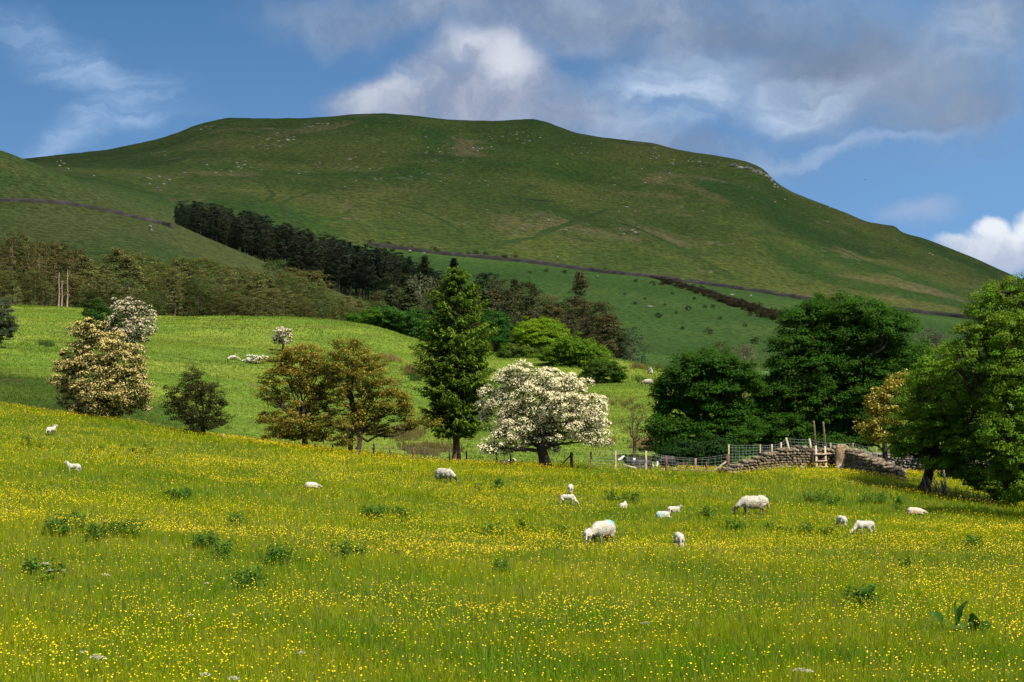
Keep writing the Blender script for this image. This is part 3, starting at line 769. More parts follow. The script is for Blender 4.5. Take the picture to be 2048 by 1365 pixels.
# --- round green trees and bushes on the far side of the pasture
LIME = (0.150, 0.250, 0.010)
tree_px('willow_tree', 'small domed lime green tree at the top of the far pasture', 'tree', 1066, 262,
        [(1080, 662, 46, 22), (1055, 672, 28, 20), (1105, 674, 32, 20), (1078, 686, 42, 18)], LIME, 0.32, 0.6, 2.0, 40, 0.6, 0.18, dome=True, inner=0.75, seed=31)
tree_px('willow_tree', 'broad rounded green tree below the small domed lime one', 'tree', 1150, 244,
        [(1146, 706, 46, 28), (1118, 722, 40, 28), (1176, 724, 42, 30), (1148, 748, 54, 28), (1110, 752, 32, 20), (1186, 755, 30, 20)], (0.100, 0.185, 0.010), 0.32, 0.6, 2.0, 40, 0.65, 0.22, dome=True, inner=0.75, seed=32)
tree_px('willow_tree', 'dark green tree leaning to the right over the sunlit far pasture', 'tree', 1190, 228,
        [(1195, 742, 30, 18), (1222, 746, 24, 18), (1238, 758, 14, 12), (1180, 760, 22, 14)], (0.055, 0.110, 0.010), 0.30, 0.55, 2.0, 40, 0.65, 0.22, dome=True, inner=0.75, seed=33, lean=0.5)
tree_px('willow_bush', 'yellow-green scrubby bush just right of the spruce on the far pasture', 'bush', 1035, 258,
        [(1020, 705, 26, 14), (1050, 708, 28, 14), (1005, 715, 20, 12), (1075, 722, 22, 14)], (0.080, 0.130, 0.014), 0.32, 0.6, 1.2, 34, 0.65, 0.12, seed=34)
tree_px('broadleaf_bush', 'bright green bush at the edge of the brown wood on the brow', 'bush', 730, 277,
        [(712, 637, 26, 11), (745, 634, 28, 14), (725, 646, 34, 10)], (0.060, 0.145, 0.010), 0.34, 0.6, 1.3, 36, 0.6, 0.12, seed=35)
tree_px('broadleaf_bush', 'wide mid-green bush spreading down the brow left of the spruce', 'bush', 790, 279,
        [(770, 632, 34, 18), (810, 640, 36, 20), (780, 655, 36, 16), (835, 660, 30, 18)], (0.038, 0.115, 0.014), 0.36, 0.65, 1.3, 36, 0.6, 0.14, seed=36)
tree_px('broadleaf_tree', 'round mid-green tree peeping out on the right of the spruce', 'tree', 985, 282,
        [(985, 640, 30, 20), (1000, 660, 26, 20), (975, 668, 28, 22), (1005, 680, 20, 16)], (0.030, 0.105, 0.014), 0.36, 0.65, 1.3, 36, 0.6, 0.16, seed=37)
tree_px('broadleaf_tree', 'round mid-green tree peeping out on the left of the spruce', 'tree', 862, 283,
        [(860, 640, 28, 20), (850, 662, 26, 20), (880, 662, 26, 24)], (0.032, 0.105, 0.014), 0.36, 0.65, 1.3, 36, 0.6, 0.16, seed=38)

# ------------------------------------------------------------------ woods on the far side
def pine_proto(seed, kind, h=10.0, w=2.6, leaf=0.5, n=1600, col=(0.05, 0.055, 0.02), low=0.15, bark=(0.12, 0.085, 0.06)):
    """crown and trunk meshes for a tree of height h; kind: pine (irregular tufted), bushy, fir (conical), bare (thin twiggy)"""
    rng = np.random.default_rng(seed)
    bL, bT = Bag(), Bag()
    lean = rng.uniform(-.03, .03, 2)
    t = np.linspace(0, 1, 6)
    tube(bT, np.stack([lean[0] * t * h, lean[1] * t * h, t * h * 0.93], 1), 0.017 * h * (1 - 0.85 * t), 6, bark, rng)
    nc = n // 26
    if kind == 'fir':
        f = rng.uniform(low, 1.0, nc) ** 0.9
        rad = w * (1 - f) ** 0.75 * rng.uniform(0.35, 1.08, nc)
    elif kind == 'pine':
        f = rng.uniform(low, 1.0, nc)
        rad = w * np.sqrt(np.clip(1 - ((f - 0.62) / 0.42) ** 2, 0.05, 1)) * rng.uniform(0.4, 1.1, nc)
    else:
        f = rng.uniform(low, 1.0, nc)
        rad = w * np.sqrt(np.clip(1 - ((f - 0.42) / 0.60) ** 2, 0.02, 1)) * rng.uniform(0.45, 1.1, nc)
    th = rng.uniform(0, 2 * np.pi, nc)
    c_ = np.stack([np.cos(th) * rad + lean[0] * f * h, np.sin(th) * rad + lean[1] * f * h, f * h], 1)
    tone = rng.uniform(0.62, 1.4, (nc, 1)); hue = 1 + rng.uniform(-.12, .12, (nc, 3))
    m = 26 if kind != 'bare' else 8
    d = unit(rng.normal(size=(nc, m, 3))); d[..., 2] = np.where(d[..., 2] < 0, d[..., 2] * 0.4, d[..., 2])
    rc = (0.17 * w if kind != 'fir' else 0.15 * w) * rng.uniform(0.7, 1.5, (nc, 1, 1)) + 0.12
    out = unit(c_ - np.array([0, 0, 0.5 * h]))[:, None]
    P = c_[:, None] + d * rng.uniform(0.3, 1.05, (nc, m, 1)) * rc * np.array([1.15, 1.15, 0.6])
    N = unit(d * 0.6 + out * 0.5 + np.array([0, 0, 0.55]) + rng.normal(size=d.shape) * 0.5)
    C = (np.array(col) * tone * hue)[:, None] * (1 + rng.uniform(-.25, .25, (nc, m, 1)))
    leaves(bL, P.reshape(-1, 3), N.reshape(-1, 3), leaf, np.clip(C, .002, .9).reshape(-1, 3), rng, 0.5)
    for q in range(26 if kind == 'bare' else (3 if kind == 'bushy' else 10)):
        i = int(rng.integers(nc))
        z0 = max(0.06 * h, c_[i, 2] - 0.16 * h)
        limb(bT, (lean[0] * z0, lean[1] * z0, z0), c_[i], 0.006 * h, 0.0016 * h, rng, 0.3, 0.0, bark, 5, 4)
    return bT.mesh('trunk', M_bark, True), bL.mesh('crown', M_needle if kind in ('fir', 'pine') else M_leaf)
def plant(proto, name, label, loc, h, h0, rz, wide=1.0, group=None, cat='tree'):
    r_ = root(name, label, cat, loc, rz, group)
    s = h / h0
    r_.scale = (s * wide, s * wide, s)
    link('trunk', proto[0], r_); link('crown', proto[1], r_)
    return r_
def outline(pts):
    xs = [p[0] for p in pts]; ys = [p[1] for p in pts]
    return lambda x: float(np.interp(x, xs, ys))

# the brown wood along the brow on the left
BR = (0.098, 0.078, 0.022)
pr_brown = [pine_proto(50 + i, k, 10.0, w * 1.25, 0.25, n * 2, tuple(np.array(c_) * np.array([1.20, 1.38, 1.2])), lo, (0.07, 0.055, 0.04)) for i, (k, w, n, c_, lo) in enumerate([
    ('bushy', 2.5, 2600, (0.072, 0.076, 0.023), 0.02), ('bushy', 2.2, 2400, (0.086, 0.074, 0.025), 0.02), ('pine', 2.6, 2600, (0.062, 0.072, 0.023), 0.05), ('fir', 2.4, 2200, (0.100, 0.092, 0.034), 0.02),
    ('bushy', 2.4, 2400, (0.050, 0.064, 0.020), 0.02), ('bushy', 1.8, 2200, (0.115, 0.098, 0.040), 0.05)])]
pr_brownpine = [pine_proto(60 + i, 'pine', 12.0, w * 1.15, 0.28, 3400, tuple(np.array(c_) * np.array([1.2, 1.3, 1.2])), lo, (0.16, 0.10, 0.065)) for i, (w, c_, lo) in enumerate([(2.4, (0.064, 0.058, 0.019), 0.22), (2.7, (0.074, 0.060, 0.020), 0.12), (2.2, (0.050, 0.052, 0.018), 0.3)])]
top_brown = outline([(-80, 470), (0, 474), (70, 478), (130, 486), (160, 500), (200, 512), (255, 498), (300, 515), (345, 512), (362, 497), (380, 515), (420, 518), (470, 535), (520, 528), (560, 525), (605, 533), (640, 556), (668, 578), (700, 585), (740, 592), (780, 606), (820, 615)])
for row, d in enumerate((284, 300, 318, 340)):
    px = -70.0 + 7 * row
    while px < 780:
        x = px + R.uniform(-6, 6)
        loc = on(x, d + R.uniform(-5, 5))
        h = (py_of(loc) - top_brown(x)) * loc.y / F * (R.uniform(0.66, 0.98) if row < 2 else R.uniform(0.80, 1.08))
        if row == 0: h *= R.uniform(0.45, 0.85)
        h = max(3.0, h)
        loc.z -= 0.2
        if x < 165 and row > 0:
            plant(R.choice(pr_brownpine), 'pine_tree', 'tall brownish pine with a pale bare trunk in the wood at the far left', loc, h, 12.0, R.uniform(0, 6.28), R.uniform(0.9, 1.2), 'pines of the brown wood')
        else:
            plant(R.choice(pr_brown), 'woodland_tree', 'olive-brown bushy tree in the mixed wood along the brow of the pasture', loc, h, 10.0, R.uniform(0, 6.28), R.uniform(1.1, 1.8), 'trees of the brown wood')
        px += 29 if row else 20
# three pale bare stems at the wood's edge
bb = Bag()
for k, (x, ty) in enumerate(((117, 545), (123, 560), (134, 540))):
    loc = on(x, 278)
    r_ = root('dead_tree', ['pale bare dead trunk, left of three at the wood edge', 'shortest pale dead trunk, middle of three at the wood edge', 'pale slim dead trunk, right of three at the wood edge'][k], 'tree', loc, 0, 'dead trunks at the wood edge')
    rng = np.random.default_rng(80 + k); h = (py_of(loc) - ty) * loc.y / F
    bt = Bag()
    tube(bt, [(0, 0, -.1), (0.1, 0, h * .4), (0.05, 0, h * .75), (0.12, 0, h)], [.12, .10, .07, .03], 7, (0.22, 0.16, 0.115), rng)
    link('trunk', bt.mesh('trunk', M_bark, True), r_)
    for q in range(3):
        bb = Bag(); z = h * R.uniform(.4, .85)
        limb(bb, (0.08, 0, z), (R.uniform(-1.4, 1.4), R.uniform(-.5, .5), z + R.uniform(.2, 1.1)), .045, .015, rng, .3, 0, (0.21, 0.15, 0.11), 5, 5)
        link('branch', bb.mesh('branch', M_bark, True), r_)

# the dark plantation in the gill
pr_dark = [pine_proto(70 + i, k, 14.0, w, 0.48, 2600, tuple(np.array(c_) * np.array([2.4, 3.1, 2.7])), lo, (0.07, 0.055, 0.045)) for i, (k, w, c_, lo) in enumerate([
    ('pine', 2.7, (0.022, 0.026, 0.016), 0.30), ('pine', 3.0, (0.028, 0.026, 0.016), 0.25), ('fir', 3.0, (0.018, 0.024, 0.016), 0.18), ('pine', 2.5, (0.032, 0.028, 0.018), 0.34)])]
top_dark = outline([(355, 408), (372, 402), (420, 405), (450, 414), (480, 420), (520, 428), (560, 444), (600, 452), (650, 468), (700, 485), (740, 492), (790, 502), (830, 518), (870, 536), (900, 550)])
for d in (612, 632, 655, 680, 706):
    px = 352.0 + R.uniform(0, 8) + (d - 612) * 0.05
    while px < 880:
        x = px + R.uniform(-5, 5)
        loc = on(x, d + R.uniform(-7, 7))
        h = (py_of(loc) - top_dark(x)) * loc.y / F * R.uniform(0.74, 1.04)
        loc.z -= 0.3
        if h > 4:
            plant(R.choice(pr_dark), 'pine_tree', 'nearly black conifer packed into the plantation in the shaded gill', loc, min(h, 19), 14.0, R.uniform(0, 6.28), R.uniform(0.95, 1.3), 'conifers of the dark plantation')
        px += 17

# trees standing singly between the plantation and the pasture
FAR = [
 # kind, name, px, d, top, width, colour, low, label
 ('pine', 'pine_tree', 792, 420, 548, 1.5, (0.035, 0.045, 0.018), 0.1, 'dark spreading pine at the lower end of the plantation, behind the bushes'),
 ('fir', 'spruce_tree', 845, 440, 512, 1.0, (0.050, 0.062, 0.022), 0.05, 'olive young spruce at the right end of the dark plantation'),
 ('fir', 'spruce_tree', 812, 440, 530, 1.0, (0.040, 0.052, 0.020), 0.05, 'small olive spruce on the plantation edge beside the pale ash'),
 ('bare', 'ash_tree', 838, 380, 552, 1.4, (0.095, 0.110, 0.055), 0.1, 'pale grey-green thin-leaved ash with pale branches, left of the big spruce'),
 ('bushy', 'broadleaf_tree', 812, 345, 590, 1.5, (0.045, 0.075, 0.025), 0.0, 'rounded grey-green tree above the wide bush on the brow'),
 ('bushy', 'broadleaf_tree', 888, 400, 560, 1.2, (0.055, 0.066, 0.024), 0.0, 'brownish rounded tree touching the left side of the big spruce'),
 ('fir', 'spruce_tree', 905, 460, 518, 1.0, (0.022, 0.032, 0.016), 0.05, 'very dark spruce top showing just behind the tip of the big spruce'),
 ('pine', 'pine_tree', 975, 430, 548, 1.0, (0.046, 0.056, 0.020), 0.1, 'olive pine just right of the big spruce tip'),
 ('pine', 'pine_tree', 1000, 380, 560, 1.0, (0.036, 0.045, 0.018), 0.2, 'dark pine with a long bare stem right of the big spruce'),
 ('fir', 'spruce_tree', 1028, 400, 560, 1.0, (0.058, 0.052, 0.020), 0.05, 'narrow brown-green conifer in the clump right of the big spruce'),
 ('bushy', 'broadleaf_tree', 1050, 420, 568, 1.3, (0.070, 0.070, 0.026), 0.05, 'olive-brown rounded tree behind the small domed lime tree'),
 ('bushy', 'broadleaf_tree', 1092, 370, 592, 1.5, (0.078, 0.088, 0.034), 0.0, 'pale olive round tree between the lime tree and the tall brown spruce'),
 ('fir', 'spruce_tree', 1158, 330, 545, 1.35, (0.058, 0.056, 0.022), 0.02, 'tall brownish spruce with layered boughs, tallest of the clump beside the far pasture'),
 ('bushy', 'broadleaf_tree', 1205, 325, 606, 1.1, (0.058, 0.062, 0.024), 0.0, 'olive-brown tree at the right of the tall brownish spruce'),
 ('bushy', 'broadleaf_tree', 1228, 318, 634, 1.0, (0.056, 0.060, 0.024), 0.0, 'small olive-brown tree ending the clump beside the far pasture'),
 ('bare', 'willow_bush', 1262, 316, 655, 1.3, (0.040, 0.070, 0.035), 0.0, 'thin bluish green sapling on the dark slope right of the clump'),
 ('bare', 'ash_tree', 1440, 210, 684, 1.2, (0.050, 0.072, 0.020), 0.1, 'thin-leaved ash showing above the lower sycamore'),
 ('bare', 'ash_tree', 1488, 215, 690, 1.2, (0.105, 0.100, 0.070), 0.1, 'pale greyish twiggy tree between the two sycamores'),
 ('bare', 'ash_tree', 1412, 225, 695, 1.1, (0.085, 0.090, 0.055), 0.1, 'faint grey thin tree above the left side of the lower sycamore'),
 ('bushy', 'broadleaf_bush', 1862, 240, 660, 1.2, (0.060, 0.065, 0.045), 0.0, 'grey bush in the gap between the big sycamore and the right-hand alder'),
]
for i, (k, nm, x, d, ty, wd, c_, lo, lab) in enumerate(FAR):
    loc = on(x, d); loc.z -= 0.15
    h = (py_of(loc) - ty) * d / F
    w = (1.9 if k == 'fir' else 2.4) * wd * h / 10.0
    pr = pine_proto(200 + i, k, h, w, 0.0008 * d + 0.06, 7500, tuple(np.array(c_) * 1.25), lo, (0.16, 0.13, 0.10) if k == 'bare' else (0.09, 0.065, 0.05))
    plant(pr, nm, lab, loc, h, h, R.uniform(0, 6.28), 1.0, None, 'bush' if 'bush' in nm else 'tree')

# the mixed trees that close the gaps behind them
pr_mid = [pine_proto(160 + i, k, 10.0, w, 0.34, 4500, c_, 0.02, (0.06, 0.05, 0.04)) for i, (k, w, c_) in enumerate([('bushy', 2.6, (0.062, 0.078, 0.028)), ('fir', 2.4, (0.042, 0.056, 0.022)), ('pine', 2.6, (0.050, 0.058, 0.022)), ('bushy', 2.3, (0.085, 0.080, 0.034)), ('fir', 2.6, (0.066, 0.062, 0.026))])]
top_mid = outline([(735, 560), (780, 556), (830, 556), (880, 555), (930, 560), (965, 556), (1000, 566), (1040, 580), (1080, 592), (1110, 600), (1140, 582), (1180, 600), (1215, 628), (1245, 655)])
for d in (322, 345, 372, 400):
    px = 745.0 + R.uniform(0, 14)
    while px < 1245:
        x = px + R.uniform(-6, 6); loc = on(x, d + R.uniform(-6, 6)); loc.z -= .2
        h = (py_of(loc) - top_mid(x)) * loc.y / F * R.uniform(.62, .96)
        if h > 2.5 and not (x > 1200 and d > 345):
            plant(R.choice(pr_mid), 'woodland_tree', 'olive-green tree in the mixed clump either side of the spruce, beyond the pasture', loc, h, 10.0, R.uniform(0, 6.28), R.uniform(.95, 1.3), 'trees of the mixed clump')
        px += R.uniform(24, 40)

# ------------------------------------------------------------------ far stone walls
def far_wall(name, label, pts, wid, hgt, seed, col=(0.115, 0.100, 0.085), step=1.6):
    """a dry stone wall running over the land; pts are (photo column, distance)"""
    rng = np.random.default_rng(seed)
    P = np.array([((x - CX) / F * d, d) for x, d in pts])
    seg = np.r_[0, np.cumsum(np.linalg.norm(np.diff(P, axis=0), axis=1))]
    s = np.arange(0, seg[-1], step)
    X = np.interp(s, seg, P[:, 0]); Y = np.interp(s, seg, P[:, 1])
    Z = H(X, Y)
    tx, ty = np.gradient(X), np.gradient(Y); L = np.hypot(tx, ty); nx, ny = -ty / L, tx / L
    n = len(s)
    hh = hgt * (1 + 0.22 * (rng.random(n) - 0.5) - 0.6 * (rng.random(n) < 0.03))
    rows = []
    for off, z in ((-wid, -0.5), (-wid * 0.75, 0.55), (-wid * 0.4, 1.0), (wid * 0.4, 1.0), (wid * 0.75, 0.55), (wid, -0.5)):
        o = off + rng.normal(size=n) * 0.07
        rows.append(np.stack([X + nx * o, Y + ny * o, Z + (hh * z if z > 0 else z) + rng.normal(size=n) * 0.07], 1))
    V = np.stack(rows, 1)
    i = np.arange(n - 1)[:, None] * 6 + np.arange(5)[None]
    Q = np.stack([i, i + 1, i + 7, i + 6], -1).reshape(-1, 4)
    C = vary(col, n * 6, rng, 0.35, 0.06)
    o_ = link(name, mesh_np(name, V, Q, M_stone, C))
    tag(o_, label, 'wall')
    return o_
def wall_d(px, lo=700, hi=900, line=None):
    """distance at which the land meets the given picture row"""
    return at(px, line(px), lo, hi).y
wl = outline([(740, 492), (760, 495), (900, 512), (1050, 526), (1200, 546), (1310, 557), (1400, 569), (1500, 583), (1600, 599), (1800, 623), (1900, 634), (1990, 645)])
far_wall('stone_wall', 'long dark dry stone wall crossing the foot of the hill above the plantation and sycamores', [(x, wall_d(x, 640, 1000, wl)) for x in range(740, 2000, 20)], 0.30, 1.5, 1, (0.080, 0.070, 0.060))
wl2 = outline([(-40, 404), (60, 406), (130, 410), (180, 418), (230, 428), (280, 440), (330, 452), (350, 460)])
far_wall('stone_wall', 'pale stone wall climbing over the rounded spur at the left', [(x, wall_d(x, 430, 600, wl2)) for x in range(-40, 360, 14)], 0.26, 1.0, 2, (0.10, 0.085, 0.068))
wl3 = outline([(1300, 556), (1345, 566), (1400, 582), (1450, 598), (1500, 613), (1560, 632), (1640, 655)])
far_wall('stone_wall', 'stone wall running down the valley side among the brown gorse', [(x, wall_d(x, 520, 900, wl3)) for x in range(1300, 1640, 16)], 0.3, 1.2, 3, (0.07, 0.055, 0.048))
# grey grassy dyke on the spur below its wall
# ------------------------------------------------------------------ gorse and scrub on the valley side
pr_gorse = [pine_proto(90 + i, 'bushy', 2.2, 1.35, 0.26, 900, c_, 0.02) for i, c_ in enumerate([(0.095, 0.078, 0.038), (0.110, 0.080, 0.050), (0.060, 0.078, 0.028)])]
for i in range(46):
    x = 1320 + 240 * (i + R.uniform(0, .8)) / 46
    v = at(x, wl3(x) + 4 + R.uniform(-2, 7), 480, 900)
    v.z -= 0.2
    plant(pr_gorse[R.choice((0, 1, 1))], 'gorse_bush', 'brown gorse bush in the dark strip beside the wall on the valley side', v, R.uniform(1.8, 3.0), 2.2, R.uniform(0, 6), 1.1, 'gorse along the valley wall', 'bush')
for i in range(22):
    x = 1430 + 120 * (i / 22) + R.uniform(-5, 5)
    v = at(x, np.interp(x, [1430, 1550], [600, 640]) + R.uniform(-4, 5), 430, 900); v.z -= 0.2
    plant(pr_gorse[R.choice((0, 1))], 'gorse_bush', 'brown gorse bush in the second strip just below the valley wall', v, R.uniform(1.6, 2.8), 2.2, R.uniform(0, 6), 1.1, 'gorse below the valley wall', 'bush')
for (x, y, s) in [(1305, 571, 2.6), (1272, 565, 1.8), (1317, 637, 2.4), (1417, 670, 3.0), (1376, 622, 2.4), (1345, 590, 1.6), (1410, 617, 1.8), (1425, 616, 1.9), (1388, 600, 1.6), (1210, 540, 2.0), (1130, 548, 2.2), (1092, 545, 2.0), (1060, 548, 1.6),
                  (1270, 610, 1.6), (1365, 660, 1.5), (1500, 632, 2.0), (1490, 655, 1.6), (1440, 640, 1.6), (1510, 688, 2.6), (1470, 600, 1.4), (1545, 628, 3.2), (1250, 590, 1.4), (1290, 600, 1.3), (1330, 612, 1.3), (1352, 628, 1.4)]:
    v = at(x, y, 400, 900); v.z -= 0.15
    plant(pr_gorse[2 if R.random() < .6 else 0], 'gorse_bush', 'lone dark bush dotted on the shaded green valley side', v, s * 0.72, 2.2, R.uniform(0, 6), 1.0, 'lone bushes on the valley side', 'bush')
for i in range(20):
    x = 700 + R.uniform(0, 350); v = at(x, wl(x) + R.uniform(-9, -3), 700, 1000); v.z -= .2
    plant(pr_gorse[0], 'gorse_bush', 'low dark heather tuft along the top side of the long hill wall', v, R.uniform(1.0, 1.8), 2.2, R.uniform(0, 6), 1.3, 'heather along the hill wall', 'bush')
tree_px('hawthorn_bush', 'pale flowering thorn bush on the spur where its wall meets the gill', 'bush', 325, 560,
        [(325, 447, 9, 4), (335, 449, 6, 3)], (0.07, 0.085, 0.04), 0.5, 0.8, 1.5, 26, 0.6, 0.15, flower_col=(0.3, 0.3, 0.22), fl_n=6, fl_size=0.4, seed=95)

# ------------------------------------------------------------------ boulders and crags on the hill
def rock_mesh(seed, flat=0.6, sub=2, col=(0.33, 0.31, 0.27), rough=0.35):
    rng = np.random.default_rng(seed)
    bm = bmesh.new(); bmesh.ops.create_icosphere(bm, subdivisions=sub, radius=1.0)
    v = np.array([q.co[:] for q in bm.verts]); f = np.array([[q.index for q in p.verts] for p in bm.faces]); bm.free()
    for k in range(7):
        n = unit(rng.normal(size=3)); dd = v @ n; c_ = rng.uniform(0.45, 0.85)
        v = v - np.outer(np.maximum(dd - c_, 0) * 0.9, n)
    v = v * (1 + rough * 0.3 * rng.normal(size=(len(v), 1)) * 0.25) * np.array([1, rng.uniform(.7, 1), flat])
    return mesh_np('boulder', v, f, M_stone, vary(col, len(v), rng, 0.18, 0.05))
pr_rock = [rock_mesh(100 + i, R.uniform(.4, .75), 2, c_) for i, c_ in enumerate([(0.36, 0.34, 0.30), (0.30, 0.28, 0.24), (0.42, 0.40, 0.36), (0.24, 0.22, 0.19)])]
def boulder(px, py, s, lab='grey boulder lying in the rough grass of the big hill', grp='boulders on the hill', dmin=700):
    v = at(px, py, dmin, 1705)
    if abs(py_of(v) - py) > 6: return
    o = link('boulder', R.choice(pr_rock), None, v + Vector((0, 0, s * 0.1)))
    o.scale = (s * R.uniform(.8, 1.5), s, s * R.uniform(.6, 1.0)); o.rotation_euler = (R.uniform(-.2, .2), R.uniform(-.2, .2), R.uniform(0, 6))
    tag(o, lab, 'rock', grp)
for (cx, cy, rx, ry, n, s) in [(565, 275, 45, 9, 14, 1.6), (540, 293, 30, 5, 7, 1.5), (640, 250, 60, 8, 16, 1.5), (480, 335, 60, 18, 14, 1.3), (310, 360, 40, 18, 10, 1.3), (330, 308, 40, 6, 5, 1.3), (420, 258, 20, 5, 5, 1.4),
                               (920, 290, 70, 20, 18, 1.4), (1020, 275, 60, 16, 14, 1.5), (850, 330, 90, 40, 14, 1.3), (940, 360, 40, 14, 7, 1.2), (1150, 300, 60, 18, 9, 1.3), (1310, 310, 25, 10, 9, 1.5), (1400, 325, 50, 7, 12, 1.5),
                               (1340, 345, 20, 6, 5, 1.2), (1200, 400, 150, 70, 14, 1.1), (700, 360, 80, 50, 12, 1.2)]:
    for i in range(int(n * 1.25)):
        boulder(R.gauss(cx, rx * 0.5), R.gauss(cy, ry * 0.5), s * R.uniform(0.4, 1.0))
for i in range(26):
    t = i / 25
    boulder(1465 + 90 * t + R.uniform(-4, 4), np.interp(1465 + 90 * t, [1465, 1515, 1535, 1556], [328, 340, 352, 376]) + R.uniform(0, 6), R.uniform(1.6, 3.0), 'pale crag block on the shoulder at the right end of the hill top', 'crag blocks on the hill shoulder')

# ------------------------------------------------------------------ worn tracks and bare streaks on the hill
def strip(pts, w0, w1, mat, seed, lo=560, lift=0.25):
    rng = np.random.default_rng(seed)
    P = np.array([at(x, y, lo, 1690)[:2] for x, y in pts])
    seg = np.r_[0, np.cumsum(np.linalg.norm(np.diff(P, axis=0), axis=1))]
    s = np.arange(0, seg[-1], 3.0); X = np.interp(s, seg, P[:, 0]); Y = np.interp(s, seg, P[:, 1])
    X = X + 5 * (fbm(s / 30, s * 0 + seed, seed, 3) - .5); Y = Y + 16 * (fbm(s / 30, s * 0 + seed + 5, seed, 3) - .5)
    tx, ty = np.gradient(X), np.gradient(Y); L = np.hypot(tx, ty) + 1e-6; nx, ny = -ty / L, tx / L
    w = (w0 + (w1 - w0) * s / seg[-1]) * (0.5 + fbm(s / 9, s * 0, seed + 2, 2)) * np.clip(np.minimum(s, seg[-1] - s) / 12, 0.05, 1)
    rows = []
    for u in (-1, -.33, .33, 1):
        x, y = X + nx * w * u, Y + ny * w * u
        rows.append(np.stack([x, y, H(x, y) + (lift if abs(u) < 1 else -.1)], 1))
    V = np.stack(rows, 1).reshape(-1, 3); n = len(s)
    i = np.arange(n - 1)[:, None] * 4 + np.arange(3)[None]
    Q = np.stack([i, i + 1, i + 5, i + 4], -1).reshape(-1, 4)
    tag(link('path', mesh_np('path', V, Q, mat, smooth=True)), kind='structure')
M_track = ground_mat('track_turf', [(0.3, (0.030, 0.058, 0.012)), (0.7, (0.055, 0.085, 0.018))], 0.05, 0.4, 0.5, 0.4)
M_scree = ground_mat('scree', [(0.3, (0.10, 0.105, 0.05)), (0.7, (0.22, 0.20, 0.14))], 0.06, 0.5, 0.8, 0.5)
M_peat = ground_mat('peat', [(0.3, (0.020, 0.024, 0.012)), (0.7, (0.050, 0.046, 0.026))], 0.06, 0.5, 0.8, 0.5)
strip([(950, 500), (1010, 488), (1070, 472), (1130, 450), (1190, 428), (1240, 418)], 3.0, 2.0, M_track, 3)
strip([(1020, 392), (1060, 399), (1090, 403), (1120, 409)], 3.5, 3.0, M_peat, 4)
strip([(500, 420), (530, 405), (545, 390), (530, 370), (500, 360)], 2.0, 1.2, M_track, 5)
strip([(600, 470), (570, 430), (560, 410), (590, 395), (640, 380)], 1.6, 1.2, M_track, 6)
strip([(300, 309), (340, 302)], 2.2, 1.6, M_scree, 8)
strip([(1500, 470), (1560, 468), (1600, 478), (1680, 500), (1760, 535)], 2.5, 1.6, M_track, 9)
strip([(1240, 445), (1300, 470), (1380, 505), (1440, 540)], 2.5, 2.0, M_track, 10)
strip([(760, 400), (840, 420), (900, 445), (930, 470)], 2.0, 1.5, M_track, 11)

